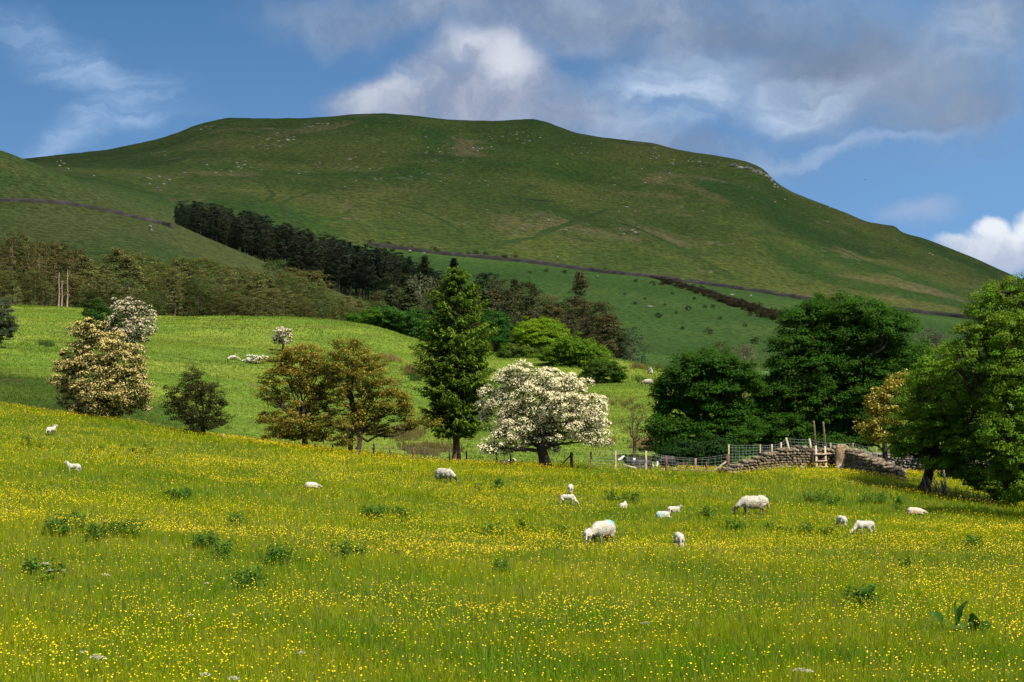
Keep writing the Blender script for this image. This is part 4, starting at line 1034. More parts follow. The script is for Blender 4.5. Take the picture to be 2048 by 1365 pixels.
# ------------------------------------------------------------------ dry stone walls by the stile
def stone_blocks(seed, n=10):
    rng = np.random.default_rng(seed); out = []
    for k in range(n):
        bm = bmesh.new(); bmesh.ops.create_icosphere(bm, subdivisions=2, radius=1.0)
        v = np.array([q.co[:] for q in bm.verts]); f = np.array([[q.index for q in p.verts] for p in bm.faces]); bm.free()
        v = np.sign(v) * np.abs(v) ** 0.72
        for j in range(5):
            nn = unit(rng.normal(size=3)); dd = v @ nn; v = v - np.outer(np.maximum(dd - rng.uniform(.6, .95), 0), nn)
        v *= 1 + rng.normal(size=(len(v), 1)) * 0.035
        out.append((v, f))
    return out
BLOCKS = stone_blocks(4)
def near_wall(name, label, pts, seed, thick=0.34, col=(0.175, 0.140, 0.095), size=0.15, extra=0):
    """stones laid in rough courses. pts: (photo column, distance, height in metres)"""
    rng = np.random.default_rng(seed)
    P = np.array([((x - CX) / F * d, d, h) for x, d, h in pts])
    seg = np.r_[0, np.cumsum(np.linalg.norm(np.diff(P[:, :2], axis=0), axis=1))]
    bag = Bag()
    def put(x, y, z, sx, sy, sz, rz, tilt, c_):
        v, f = BLOCKS[int(rng.integers(len(BLOCKS)))]
        w = v * np.array([sx, sy, sz])
        c, s = math.cos(tilt), math.sin(tilt)
        w = np.stack([w[:, 0] * c - w[:, 2] * s, w[:, 1], w[:, 0] * s + w[:, 2] * c], 1)
        c, s = math.cos(rz), math.sin(rz)
        w = np.stack([w[:, 0] * c - w[:, 1] * s, w[:, 0] * s + w[:, 1] * c, w[:, 2]], 1)
        bag.add(w + np.array([x, y, z]), None, f, vary(c_, len(w), rng, 0.10, 0.04))
    zc = 0.0
    gz = H(P[:, 0], P[:, 1])
    while zc < P[:, 2].max() + 0.02:
        ch = size * rng.uniform(0.75, 1.15)
        s = rng.uniform(0, 0.2)
        while s < seg[-1]:
            L = size * rng.uniform(0.75, 2.1)
            hh = np.interp(s + L / 2, seg, P[:, 2]) * (1 + rng.uniform(-.06, .06))
            if zc < hh:
                x = np.interp(s + L / 2, seg, P[:, 0]); y = np.interp(s + L / 2, seg, P[:, 1]); g = np.interp(s + L / 2, seg, gz)
                x2 = np.interp(s + L / 2 + .1, seg, P[:, 0]) - x; y2 = np.interp(s + L / 2 + .1, seg, P[:, 1]) - y
                rz = math.atan2(y2, x2); nx, ny = -math.sin(rz), math.cos(rz)
                t_ = thick * (1 - 0.35 * zc / 1.1)
                for side in (-1, 1):
                    o = side * t_ * rng.uniform(.72, .95)
                    tone = rng.uniform(0.42, 1.30); warm = rng.uniform(-.08, .10)
                    cc = np.array(col) * tone * np.array([1 + warm, 1, 1 - warm])
                    put(x + nx * o, y + ny * o, g + zc + ch * .5 + rng.uniform(-.015, .015), L * rng.uniform(.44, .53), t_ * .42 + .05, ch * rng.uniform(.42, .60), rz + rng.uniform(-.25, .25), rng.uniform(-.28, .28), cc)
                if zc + ch > hh - 0.02:      # hearting / cope
                    put(x, y, g + zc + ch * 0.8, L * .55, t_ * .7, ch * .6, rz + rng.uniform(-.4, .4), rng.uniform(-.25, .25), np.array(col) * rng.uniform(.7, 1.3))
                else:
                    put(x, y, g + zc + ch * .5, L * .55, t_ * .5, ch * .55, rz, 0, np.array(col) * .4)
            s += L * 0.96
        zc += ch * 0.93
    for q in range(extra):
        s = rng.uniform(0, seg[-1]); x = np.interp(s, seg, P[:, 0]); y = np.interp(s, seg, P[:, 1]) - thick - rng.uniform(.1, .5)
        put(x, y, h1(x, y) + .05, rng.uniform(.12, .22), rng.uniform(.1, .18), rng.uniform(.07, .12), rng.uniform(0, 6), rng.uniform(-.3, .3), np.array(col) * rng.uniform(.9, 1.3))
    o = link(name, bag.mesh(name, M_stone, True))
    tag(o, label, 'wall')
    return o
near_wall('drystone_wall', 'tumbledown sunlit dry stone wall rising from the red strainer post to the standing stone',
          [(1440, 97.5, .14), (1462, 97.8, .28), (1480, 98, .38), (1500, 98.2, .50), (1520, 98.5, .62), (1545, 98.8, .78), (1560, 99, .90), (1580, 99.2, .96), (1605, 99.5, .98), (1630, 99.7, .93), (1655, 99.8, .92), (1672, 99.8, .95)], 41, extra=9)
near_wall('drystone_wall', 'shaded dry stone wall falling away to the right of the standing stone toward the alder',
          [(1694, 99.6, 1.0), (1712, 98.5, .95), (1735, 96.5, .86), (1758, 95.2, .72), (1780, 94.3, .55), (1800, 93.6, .32)], 42, extra=4)
near_wall('drystone_wall', 'farther stone wall half hidden behind the alder trunk on the right',
          [(1722, 108, 1.0), (1770, 107, 1.0), (1830, 106, 1.0), (1900, 104, 1.0), (1960, 102, 1.0), (2010, 100, .95), (2060, 98.5, .9)], 43, col=(0.22, 0.20, 0.17))
# the standing stone
b = on(1683, 99.2); k = b.y / F
v, f = stone_blocks(9, 1)[0]
bm = bmesh.new(); bmesh.ops.create_icosphere(bm, subdivisions=4, radius=1.0)
v = np.array([q.co[:] for q in bm.verts]); f = np.array([[q.index for q in p.verts] for p in bm.faces]); bm.free()
v = np.sign(v) * np.abs(v) ** 0.45
zz = v[:, 2]
v[:, 0] *= 1 - 0.05 * zz + 0.13 * np.exp(-((zz - 0.72) / 0.2) ** 2) * (v[:, 0] > 0) - 0.16 * np.clip(zz - .78, 0, 1) * 4 * (v[:, 0] > 0.3)
v = v * np.array([13.5 * k, 0.17, 26 * k])
v += 0.02 * (np.stack([fbm(v[:, 2] * 5 + i * 9, v[:, 0] * 5 + v[:, 1] * 7, 60 + i, 3) for i in range(3)], 1) - .5) * 2
cS = np.array([0.25, 0.185, 0.115]) * (0.65 + 0.8 * fbm(v[:, 0] * 6, v[:, 2] * 6, 70, 3))[:, None]
lich = (np.exp(-((v[:, 0] + 2.5 * k) / (7 * k)) ** 2 - ((v[:, 2] + 19 * k) / (6.5 * k)) ** 2) + 0.5 * (fbm(v[:, 0] * 14, v[:, 2] * 14, 75, 2) - .5) > 0.42) & (v[:, 1] < 0)
cS[lich] = (0.50, 0.47, 0.42)
cS[(fbm(v[:, 0] * 9, v[:, 2] * 9, 78, 3) > 0.66)] = (0.24, 0.15, 0.06)
o = link('standing_stone', mesh_np('standing_stone', v, f, M_stone, cS, True), None, b + Vector((0, -0.1, 24.5 * k)))
tag(o, 'tall upright gate stone with white lichen patch, right of the ladder stile', 'stone')

# ------------------------------------------------------------------ ladder stile
def bar(p0, p1, w, t, bag, col, rng, sides=4):
    p0 = np.array(p0, float); p1 = np.array(p1, float); ax = unit(p1 - p0)
    ref = np.array([0, 1, 0.02]) if abs(ax[1]) < .8 else np.array([1, 0, 0.02])
    a = unit(np.cross(ax, ref)); c_ = np.cross(ax, a)
    V = []
    for p in (p0, p1):
        for s1, s2 in ((-1, -1), (1, -1), (1, 1), (-1, 1)):
            V.append(p + a * s1 * w / 2 + c_ * s2 * t / 2)
    bag.add(V, [[0, 1, 2, 3], [7, 6, 5, 4], [0, 4, 5, 1], [1, 5, 6, 2], [2, 6, 7, 3], [3, 7, 4, 0]], None, vary(col, 8, rng, .12, .05))
def part_bar(parent, name, p0, p1, w, t, col, seed):
    bg_ = Bag(); bar(p0, p1, w, t, bg_, col, np.random.default_rng(seed))
    me = bg_.mesh(name, M_wood)
    o_ = link(name, me, parent)
    md = o_.modifiers.new('bevel', 'BEVEL'); md.width = min(w, t) * 0.12; md.segments = 1
    return o_
sb = on(1644, 98.4)
st_ = root('ladder_stile', 'weathered wooden ladder stile with two tall leaning handposts climbing over the dry stone wall', 'stile', sb)
k = sb.y / F
WD, WD2 = (0.42, 0.33, 0.22), (0.30, 0.235, 0.15)
def lx(px): return (px - 1644) * k
def lz(py): return (py_of(sb) - py) * k
for (x0, x1, yt) in ((1634, 1636, 893), (1653, 1654.5, 894)):
    part_bar(st_, 'upright', (lx(x0), 0.0, -0.12), (lx(x1), 0.75, lz(yt)), .095, .07, WD, int(x0))
for (x0, x1, yt, yb) in ((1640, 1629, 843, 895), (1659, 1648, 845, 897)):
    part_bar(st_, 'handpost', (lx(x0) + .25, 2.2, -0.2), (lx(x1), 0.25, lz(yt)), .08, .065, WD2, int(x0))
for q, (yy, yd) in enumerate(((935, .12), (923, .30), (910, .50))):
    part_bar(st_, 'step', (lx(1631.5), yd - .06, lz(yy)), (lx(1656), yd - .05, lz(yy) + .02), .05, .20, WD, q)
part_bar(st_, 'step', (lx(1633), .85, lz(909)), (lx(1672), .95, lz(909)), .05, .16, WD2, 9)
for q, (zf, yd) in enumerate(((.35, 1.95), (.65, 1.6), (.95, 1.25))):
    part_bar(st_, 'step', (lx(1642), yd, zf), (lx(1663), yd, zf), .045, .16, WD2, 20 + q)
part_bar(st_, 'brace', (lx(1630), .55, lz(933)), (lx(1632), .9, lz(899)), .07, .06, WD, 31)

# ------------------------------------------------------------------ wire fences
def post_part(parent, px, d, top, base_off=0.25, r=0.05, col=(0.11, 0.085, 0.06), lean=(0, 0), seed=0, z0=None):
    """a round post as a child; returns its top in world metres"""
    B = on(px, d)
    if z0 is not None: B.z = z0
    h = (py_of(B) - top) * d / F
    rng = np.random.default_rng(seed + int(px * 10))
    bt = Bag()
    tube(bt, [(0, 0, -base_off), (lean[0] * .5, lean[1] * .5, h * .5), (lean[0], lean[1], h)], [r * 1.05, r, r * .93], 8, col, rng)
    o_ = link('post', bt.mesh('post', M_wood, False), parent, B - parent.location)
    return B, B + Vector((lean[0], lean[1], h))
def netting(parent, spans, rows=(.08, .2, .34, .5, .68, .88, 1.0), vstep=0.28, r=0.004, col=(0.40, 0.42, 0.42), name='wire_netting'):
    """stock wire between posts; spans: list of ((foot, top), (foot, top))"""
    bg_ = Bag(); L0 = np.array(parent.location)
    for (a0, a1), (b0, b1) in spans:
        A0, A1, B0, B1 = [np.array(q) - L0 for q in (a0, a1, b0, b1)]
        n = 7; t = np.linspace(0, 1, n)[:, None]
        for w in rows:
            p = A0 + (A1 - A0) * w; q = B0 + (B1 - B0) * w
            P = p + (q - p) * t; P[:, 2] -= np.sin(t[:, 0] * np.pi) * .03; P[:, 1] -= .05
            tube(bg_, P, np.full(n, r), 3, col)
        nv = max(2, int(np.linalg.norm(B0 - A0) / vstep))
        for j in range(1, nv):
            u = j / nv
            p = A0 + (B0 - A0) * u + (A1 - A0) * rows[0]; q = A1 + (B1 - A1) * u
            q = q - (q - p) * (1 - rows[-1]) * .9
            P = np.stack([p, q]); P[:, 1] -= .05; P[:, 2] -= .02
            tube(bg_, P, np.full(2, r * .8), 3, col)
    return link(name, bg_.mesh(name, M_wire), parent)
def dfor(px, py, lo=88, hi=112):
    return at(px, py, lo, hi).y
DK_, PALE, RED = (0.070, 0.055, 0.040), (0.40, 0.33, 0.22), (0.15, 0.068, 0.052)
# along the foot of the meadow
f1 = root('wire_fence', 'old wire fence with dark posts running past the spruce and white hawthorn', 'fence', on(900, 100.5))
tops = []
for (x, yt, d, r, c_) in [(576, 884, 100.5, .04, DK_), (630, 888, 100.5, .04, DK_), (665, 889, 100.5, .04, DK_), (700, 893, 100.5, .04, DK_), (747.5, 888, 100.5, .055, DK_), (780, 892, 100.5, .06, (0.16, 0.12, 0.08)), (827, 895, 100.5, .06, (0.12, 0.06, 0.04)), (849, 896, 100.5, .045, DK_),
                          (899, 899, 100.5, .045, DK_), (933, 903, 100.5, .045, DK_), (993, 906, 100.5, .045, DK_), (1021, 908, 100.5, .045, DK_), (1080, 913, 100, .055, DK_), (1143, 905, 99.6, .085, (0.14, 0.095, 0.06)), (1182, 904, 99.6, .05, (0.15, 0.11, 0.07))]:
    tops.append(post_part(f1, x, d, yt, r=r, col=c_))
netting(f1, list(zip(tops[:-1], tops[1:])), r=.0035, col=(0.16, 0.15, 0.13))
part_bar(f1, 'brace', np.array(on(1118, 99.6)) - np.array(f1.location) + [0, 0, .02], np.array(on(1141, 99.6)) - np.array(f1.location) + [0, 0, .62], .07, .07, (0.11, 0.075, 0.05), 3)
f2 = root('wire_fence', 'silvery netting fence with pale and reddish posts between white hawthorn and stone wall', 'fence', on(1330, 99.4))
tops2 = [tops[-1]]
for (x, yt, d, r, c_) in [(1231, 902, 99.4, .05, PALE), (1292, 902, 99.2, .055, PALE), (1332.5, 912, 98.6, .06, RED), (1391, 917, 98.4, .055, (0.26, 0.16, 0.12)), (1456, 909, 98.2, .095, RED)]:
    tops2.append(post_part(f2, x, d, yt, r=r, col=c_))
netting(f2, list(zip(tops2[:-1], tops2[1:])), r=.004, col=(0.30, 0.32, 0.30))
L2 = np.array(f2.location)
part_bar(f2, 'brace', np.array(on(1423, 98.0)) - L2 + [0, -.05, .02], np.array(on(1452, 98.1)) - L2 + [0, -.08, .58], .075, .06, PALE, 5)
part_bar(f2, 'rail', np.array(on(1246, 98.9)) - L2 + [0, -.05, .24], np.array(on(1272, 98.7)) - L2 + [0, -.05, .10], .09, .05, (0.45, 0.38, 0.26), 6)
part_bar(f2, 'rail', np.array(on(1335, 98.3)) - L2 + [0, -.03, .10], np.array(on(1452, 98.0)) - L2 + [0, -.03, .10], .05, .05, (0.16, 0.09, 0.06), 7)
part_bar(f2, 'rail', np.array(on(1352, 98.6)) - L2 + [0, .1, .42], np.array(on(1376, 98.6)) - L2 + [0, .1, .40], .04, .04, (0.14, 0.07, 0.05), 8)
for q, x in enumerate((1375, 1413)):
    post_part(f2, x, 98.8, 924, r=.035, col=(0.10, 0.055, 0.04))
# along the top of the wall
f3 = root('wire_fence', 'netting fence on pale posts along the top of the sunlit stone wall, two posts leaning', 'fence', on(1560, 99.4))
tops3 = []
for (x, yt, d, r, c_, ln, z0) in [(1457.5, 889, 98.7, .042, (0.38, 0.30, 0.15), (0, 0), None), (1520.5, 889, 98.9, .045, (0.33, 0.25, 0.14), (0, 0), None), (1543, 889, 99.5, .05, PALE, (.02, 0), None), (1561, 885, 99.8, .05, PALE, (.03, 0), None),
                                  (1588, 876, 99.7, .06, PALE, (-.38, .15), None), (1630, 878, 100, .055, PALE, (-.27, .15), None), (1664, 886, 100.2, .045, WD2, (-.06, .1), None),
                                  (1705, 886, 100.3, .045, (0.2, 0.13, 0.10), (.02, 0), None), (1756, 896, 99.0, .045, (0.2, 0.16, 0.10), (-.1, 0), None)]:
    B, T_ = post_part(f3, x, d, yt, r=r, col=c_, lean=ln)
    tops3.append((Vector((B.x + ln[0] * .45, B.y, B.z + .45)), T_))
netting(f3, list(zip(tops3[:-1], tops3[1:])), rows=(.02, .18, .34, .5, .66, .83, .97), vstep=.17, r=.0042, col=(0.26, 0.31, 0.31))
# tiny pale posts by the dark thorn bush
f4 = root('wire_fence', 'short run of small pale posts and a rail below the dark thorn bush at left', 'fence', on(426, 100.8))
ts = [post_part(f4, 405, 100.8, 866, r=.045, col=PALE), post_part(f4, 447, 100.8, 868, r=.05, col=PALE)]
netting(f4, [(ts[0], ts[1])], rows=(.5, .95), vstep=3, r=.008, col=(0.3, 0.24, 0.15))
# lone posts on the pasture at left
for (x, yb, yt) in ((134, 670, 655), (104, 668, 658)):
    v = at(x, yb, 150, 260)
    bt = Bag(); tube(bt, [(0, 0, -.2), (0.05, 0, (yb - yt) * v.y / F)], [.06, .05], 7, DK_)
    o = link('fence_post', bt.mesh('fence_post', M_wood), None, v)
    tag(o, 'thin dark lone post on the left pasture, ' + ('taller and right of two' if x == 134 else 'shorter and left of two'), 'post')
# the rusty hurdle fence under the alder
f5 = root('iron_fence', 'rusty leaning iron paling fence sagging beneath the right-hand alders', 'fence', on(1910, 84.5))
L5 = np.array(f5.location); rng = np.random.default_rng(77)
rails = [[], []]
for q, x in enumerate(np.r_[np.linspace(1857, 1895, 9), np.linspace(1903, 1985, 8)]):
    B = np.array(on(x, 84.8 - (x - 1857) * 0.022)) - L5
    h = (0.78 if x < 1898 else 0.55) * rng.uniform(.9, 1.1); ln = -.22 if x < 1898 else -.10
    T_ = B + np.array([ln * rng.uniform(.6, 1.3), .02, h])
    bg_ = Bag(); w = .05 if x < 1898 else .03
    bar(B + [0, 0, -.1], T_, w, .025, bg_, (0.10, 0.052, 0.040) if q % 3 else (0.20, 0.15, 0.12), rng)
    link('paling', bg_.mesh('paling', M_iron), f5)
    for j, u in enumerate((.35, .8)):
        rails[j].append(B + (T_ - B) * u + np.array([0, .03, 0]))
for rr in rails:
    bg_ = Bag(); tube(bg_, np.array(rr), np.full(len(rr), .014), 5, (0.12, 0.07, 0.05)); link('rail', bg_.mesh('rail', M_iron), f5)
for x in (1893,):
    B, T_ = post_part(f5, x, 84.2, 940, r=.05, col=(0.20, 0.17, 0.14), lean=(-.12, 0))
# fallen grey bough on the pasture
v = at(468, 722, 150, 230); bt = Bag(); rng = np.random.default_rng(5); kk = v.y / F
limb(bt, (-12 * kk, 0, .15), (4 * kk, .2, .35), .16, .12, rng, .2, .1, (0.42, 0.35, 0.28)); limb(bt, (2 * kk, .2, .32), (14 * kk, -.2, .0), .11, .05, rng, .2, .1, (0.38, 0.32, 0.25)); limb(bt, (-2 * kk, 0, .3), (2 * kk, .8, .7), .06, .02, rng, .3, 0, (0.34, 0.28, 0.22))
tag(link('fallen_branch', bt.mesh('fallen_branch', M_bark, True), None, v), 'grey fallen branch lying in the pasture grass beside the low white thorn', 'branch')

# ------------------------------------------------------------------ sheep, lambs and cattle
_ico = {}
def ico(sub):
    if sub not in _ico:
        bm = bmesh.new(); bmesh.ops.create_icosphere(bm, subdivisions=sub, radius=1.0)
        _ico[sub] = (np.array([q.co[:] for q in bm.verts]), np.array([[q.index for q in p.verts] for p in bm.faces])); bm.free()
    return _ico[sub]
def ell(c_, r, tag_, pitch=0.0, yaw=0.0):
    return ('e', np.array(c_, float), np.array(r, float), tag_, pitch, yaw)
def cap(p, q, r0, r1, tag_):
    return ('c', np.array(p, float), np.array(q, float), tag_, r0, r1)
def rotm(pitch, yaw):
    c, s = math.cos(pitch), math.sin(pitch); A = np.array([[c, 0, s], [0, 1, 0], [-s, 0, c]])
    c, s = math.cos(yaw), math.sin(yaw); B = np.array([[c, -s, 0], [s, c, 0], [0, 0, 1]])
    return B @ A
def animal_mesh(name, el, cols, voxel, scale, wool_bump=0.012, marks=(), seed=0, mat=None):
    """fuses the volumes into one continuous skin (voxel remesh) and colours it by the nearest volume"""
    v0, f0 = ico(3); v1, f1_ = ico(2)
    Vs, Fs, n = [], [], 0
    for e in el:
        if e[0] == 'e':
            Vs.append((v0 * e[2]) @ rotm(e[4], e[5]).T + e[1]); Fs.append(f0 + n); n += len(v0)
        else:
            L = np.linalg.norm(e[2] - e[1]); m = max(3, int(L / (min(e[4], e[5]) * 0.45)) + 1)
            for t in np.linspace(0, 1, m):
                Vs.append(v1 * (e[4] + (e[5] - e[4]) * t) + e[1] + (e[2] - e[1]) * t); Fs.append(f1_ + n); n += len(v1)
    me = mesh_np('tmp', np.concatenate(Vs), np.concatenate(Fs))
    ob = bpy.data.objects.new('tmp', me); COL.objects.link(ob)
    rm = ob.modifiers.new('r', 'REMESH'); rm.mode = 'VOXEL'; rm.voxel_size = voxel
    sm = ob.modifiers.new('s', 'SMOOTH'); sm.factor = 0.5; sm.iterations = 3
    dg = bpy.context.evaluated_depsgraph_get()
    m2 = bpy.data.meshes.new_from_object(ob.evaluated_get(dg))
    bpy.data.objects.remove(ob)
    nv = len(m2.vertices); co = np.empty(nv * 3, np.float32); m2.vertices.foreach_get('co', co); co = co.reshape(-1, 3).astype(float)
    no = np.empty(nv * 3, np.float32); m2.vertices.foreach_get('normal', no); no = no.reshape(-1, 3)
    best = np.full(nv, 1e9); lab = np.zeros(nv, int); names = list(cols)
    for e in el:
        if e[0] == 'e':
            q = (co - e[1]) @ rotm(e[4], e[5]); k_ = np.linalg.norm(q / e[2], axis=1); d = (k_ - 1) * min(e[2])
        else:
            ab = e[2] - e[1]; t = np.clip(((co - e[1]) @ ab) / max(ab @ ab, 1e-9), 0, 1)
            d = np.linalg.norm(co - e[1] - t[:, None] * ab, axis=1) - (e[4] + (e[5] - e[4]) * t)
        u = d < best; best[u] = d[u]; lab[u] = names.index(e[3])
    C = np.array([cols[k_] for k_ in names])[lab]
    wool = np.array([k_.startswith('wool') for k_ in names])[lab]
    nz = fbm(co[:, 0] * 11 + seed, co[:, 2] * 11 + co[:, 1] * 7, 90, 3) - .5
    co = co + no * (nz * 2 * wool_bump * wool)[:, None]
    C = C * (1 + 0.45 * (fbm(co[:, 0] * 9, co[:, 2] * 9 + co[:, 1] * 5, 95, 3)[:, None] - .5))
    for (c_, r, colr) in marks:
        w = np.clip(1.35 - np.linalg.norm((co - np.array(c_)) / np.array(r), axis=1) + (fbm(co[:, 0] * 20, co[:, 2] * 20, 97, 2) - .5) * .8, 0, 1)[:, None] * .85
        C = C * (1 - w) + np.array(colr) * w
    co *= scale
    m2.vertices.foreach_set('co', co.astype(np.float32).ravel())
    a_ = m2.attributes.new('tint', 'FLOAT_COLOR', 'POINT'); t = np.ones((nv, 4), np.float32); t[:, :3] = np.clip(C, 0, .95); a_.data.foreach_set('color', t.ravel())
    m2.polygons.foreach_set('use_smooth', np.ones(len(m2.polygons), bool))
    m2.name = name; m2.materials.clear(); m2.materials.append(mat or M_wool); m2.update()
    return m2
def leg_front(x, y, h, s=1.0, t='leg', out=0.0):
    return [cap((x, y, h), (x + .01, y, h * .55), .075 * s, .048 * s, t), cap((x + .01, y, h * .55), (x - .005 + out, y, h * .12), .042 * s, .032 * s, t), cap((x - .005 + out, y, h * .12), (x + .02 + out, y, .02), .036 * s, .040 * s, 'hoof')]
def leg_hind(x, y, h, s=1.0, t='leg'):
    return [cap((x, y, h), (x + .07, y, h * .74), .12 * s, .085 * s, 'wool'), cap((x + .07, y, h * .74), (x - .09, y, h * .46), .075 * s, .043 * s, t), cap((x - .09, y, h * .46), (x - .05, y, h * .1), .040 * s, .032 * s, t), cap((x - .05, y, h * .1), (x - .02, y, .02), .036 * s, .040 * s, 'hoof')]
def ewe(graze=True, turn=0.0, horn=True):
    E = [ell((0, 0, .56), (.47, .245, .25), 'wool'), ell((-.30, 0, .58), (.27, .245, .25), 'wool'), ell((.27, 0, .55), (.25, .23, .26), 'wool'), ell((0, 0, .45), (.40, .235, .20), 'wool_shade'),
         ell((-.50, 0, .56), (.12, .17, .17), 'wool')]
    for y in (-.12, .12):
        E += leg_front(.31, y, .40) + leg_hind(-.36, y, .46)
    E.append(cap((-.57, 0, .60), (-.63, 0, .30), .055, .05, 'wool_shade'))
    c, s = math.cos(turn), math.sin(turn)
    def hd(x, z, y=0): return (.40 + x * c - y * s, x * s + y * c, z)
    if graze:
        E += [cap(hd(.0, .60), hd(.26, .40), .17, .110, 'wool'), ell(hd(.33, .33), (.11, .085, .09), 'face', .9, turn), cap(hd(.33, .33), hd(.45, .17), .082, .056, 'face'), cap(hd(.455, .165), hd(.475, .135), .054, .046, 'muzzle')]
        for y in (-1, 1):
            E.append(cap(hd(.28, .40, y * .07), hd(.26, .37, y * .20), .030, .024, 'face'))
            if horn: E.append(cap(hd(.26, .43, y * .05), hd(.20, .44, y * .12), .028, .018, 'horn'))
    else:
        E += [cap(hd(.02, .62), hd(.22, .82), .16, .105, 'wool'), ell(hd(.27, .86), (.12, .078, .085), 'face', .35, turn), cap(hd(.27, .86), hd(.42, .78), .072, .05, 'face'), cap(hd(.42, .78), hd(.44, .77), .048, .042, 'muzzle')]
        for y in (-1, 1):
            E.append(cap(hd(.20, .90, y * .06), hd(.16, .89, y * .19), .030, .022, 'face'))
    return E
def lamb(pose='stand', turn=0.0, step=0.0):
    E = []
    if pose == 'lie':
        E += [ell((0, 0, .19), (.36, .19, .19), 'wool'), ell((-.20, 0, .19), (.20, .20, .19), 'wool'), ell((.20, 0, .19), (.18, .165, .18), 'wool'), ell((-.05, 0, .08), (.36, .23, .08), 'wool_shade')]
        E += [cap((.25, -.12, .07), (.44, -.13, .05), .05, .035, 'leg'), cap((.25, .12, .07), (.40, .14, .05), .05, .035, 'leg'), cap((-.20, -.17, .07), (.02, -.20, .05), .06, .035, 'leg'), cap((-.37, 0, .20), (-.44, .03, .08), .035, .03, 'wool')]
        nx, nz, hx, hz = .27, .24, .40, .40
    elif pose == 'flat':
        E += [ell((0, 0, .18), (.38, .20, .18), 'wool'), ell((-.18, 0, .19), (.22, .20, .18), 'wool'), ell((.2, 0, .17), (.18, .16, .16), 'wool'), ell((-.05, 0, .08), (.38, .24, .08), 'wool_shade'), cap((.25, -.12, .06), (.42, -.14, .04), .05, .035, 'leg')]
        nx, nz, hx, hz = .28, .18, .48, .13
    else:
        E += [ell((0, 0, .44), (.34, .15, .155), 'wool'), ell((-.20, 0, .45), (.19, .155, .155), 'wool'), ell((.20, 0, .44), (.18, .15, .165), 'wool'), ell((-.33, 0, .44), (.09, .11, .12), 'wool')]
        for y, o in ((-.085, step), (.085, -step)):
            E += leg_front(.22 + o * .5, y, .36, .72, 'leg', o * .5) + leg_hind(-.27 - o * .4, y, .38, .74)
        E.append(cap((-.40, 0, .48), (-.45, 0, .22), .036, .036, 'wool'))
        nx, nz = .28, .50
        hx, hz = (.50, .20) if pose == 'graze' else (.40, .70)
    c, s = math.cos(turn), math.sin(turn)
    def hd(x, z, y=0): return (nx + (x - nx) * c - y * s, (x - nx) * s + y * c, z)
    dz = -.10 if pose in ('graze',) else -.05
    E += [cap(hd(nx, nz), hd(hx, hz), .115, .075, 'wool'), ell(hd(hx + .02, hz), (.085, .066, .07), 'face', .2, turn), cap(hd(hx + .02, hz), hd(hx + .13, hz + dz), .058, .040, 'face'), cap(hd(hx + .13, hz + dz), hd(hx + .145, hz + dz - .01), .038, .034, 'muzzle')]
    for y in (-1, 1):
        E.append(cap(hd(hx - .02, hz + .045, y * .05), hd(hx - .04, hz + .04, y * .15), .026, .020, 'ear'))
    return E
WL = (0.52, 0.475, 0.39)
def pal(face=(0.54, 0.49, 0.41), leg=(0.46, 0.41, 0.33), muzzle=(0.5, 0.42, 0.36), wool=WL, low=None, ear=None):
    return {'wool': wool, 'wool_shade': low or tuple(np.array(wool) * np.array([.62, .56, .46])), 'leg': leg, 'hoof': (0.06, 0.05, 0.04), 'face': face, 'muzzle': muzzle, 'horn': (0.35, 0.30, 0.22), 'ear': ear or face}  # belly and tail wool darkened: shade of the underside put into the colour
DARKF = pal((0.05, 0.045, 0.04), (0.20, 0.17, 0.14), (0.45, 0.42, 0.38))
EWEP = pal((0.05, 0.042, 0.035), (0.14, 0.11, 0.085), (0.45, 0.42, 0.38), (0.45, 0.405, 0.33))
BLUE, SMUDGE = (0.10, 0.45, 0.55), (0.45, 0.20, 0.08)
def stock(name, label, px, py, yaw, el, cols, scale, voxel=.022, marks=(), grp=None, lo=40, hi=106, sink=0.03, cat='sheep', mat=None, wb=.012):
    v = at(px, py, lo, hi)
    me = animal_mesh(name, el, cols, voxel, scale, wb, marks, px, mat)
    o = link(name, me, None, v - Vector((0, 0, sink))); o.rotation_euler = (0, 0, math.radians(yaw))
    return tag(o, label, cat, grp)
stock('ewe', 'shaggy ewe with a blue rump mark, grazing with its head down toward the left', 1206, 1090, 236, ewe(True, -.2), pal((0.10, 0.075, 0.055), (0.22, 0.18, 0.14), (0.4, .36, .3), (0.47, 0.425, 0.35)), .90, .024, [((-.30, -.05, .80), (.13, .22, .10), BLUE), ((-.30, .15, .74), (.13, .12, .10), BLUE)])
stock('lamb', 'small lamb pressed against the face of the blue-marked ewe', 1177, 1089, 78, lamb('graze', .3), DARKF, .80)
stock('ewe', 'ewe with a rusty stained hind leg grazing toward the left among thick buttercups', 1507, 1030, 186, ewe(True, .1), EWEP, .86, .024, [((-.42, .14, .36), (.10, .12, .16), SMUDGE), ((-.42, -.14, .36), (.10, .12, .16), SMUDGE)])
stock('ewe', 'ewe grazing below the spruce at the top of the meadow, facing right', 889, 966, -38, ewe(True, .1), EWEP, .76, .024)
stock('lamb', 'white lamb standing with its back to us at the far left edge of the meadow', 102, 871, 62, lamb('stand', -.5), pal(leg=(0.12, .1, .08)), .66)
stock('lamb', 'white lamb with a dark cheek standing in the left of the meadow, looking left', 147, 946, 178, lamb('stand', .1), pal((0.55, 0.50, .43), muzzle=(.2, .16, .13)), .58)
stock('lamb', 'lamb lying flat in the grass in the left middle of the meadow', 623, 977, 5, lamb('flat'), pal((0.40, .33, .25)), .62, sink=0)
stock('lamb', 'lamb seen from behind, just beyond the black-nosed lamb in the middle meadow', 1141, 990, 85, lamb('graze'), pal(leg=(.4, .34, .26)), .72)
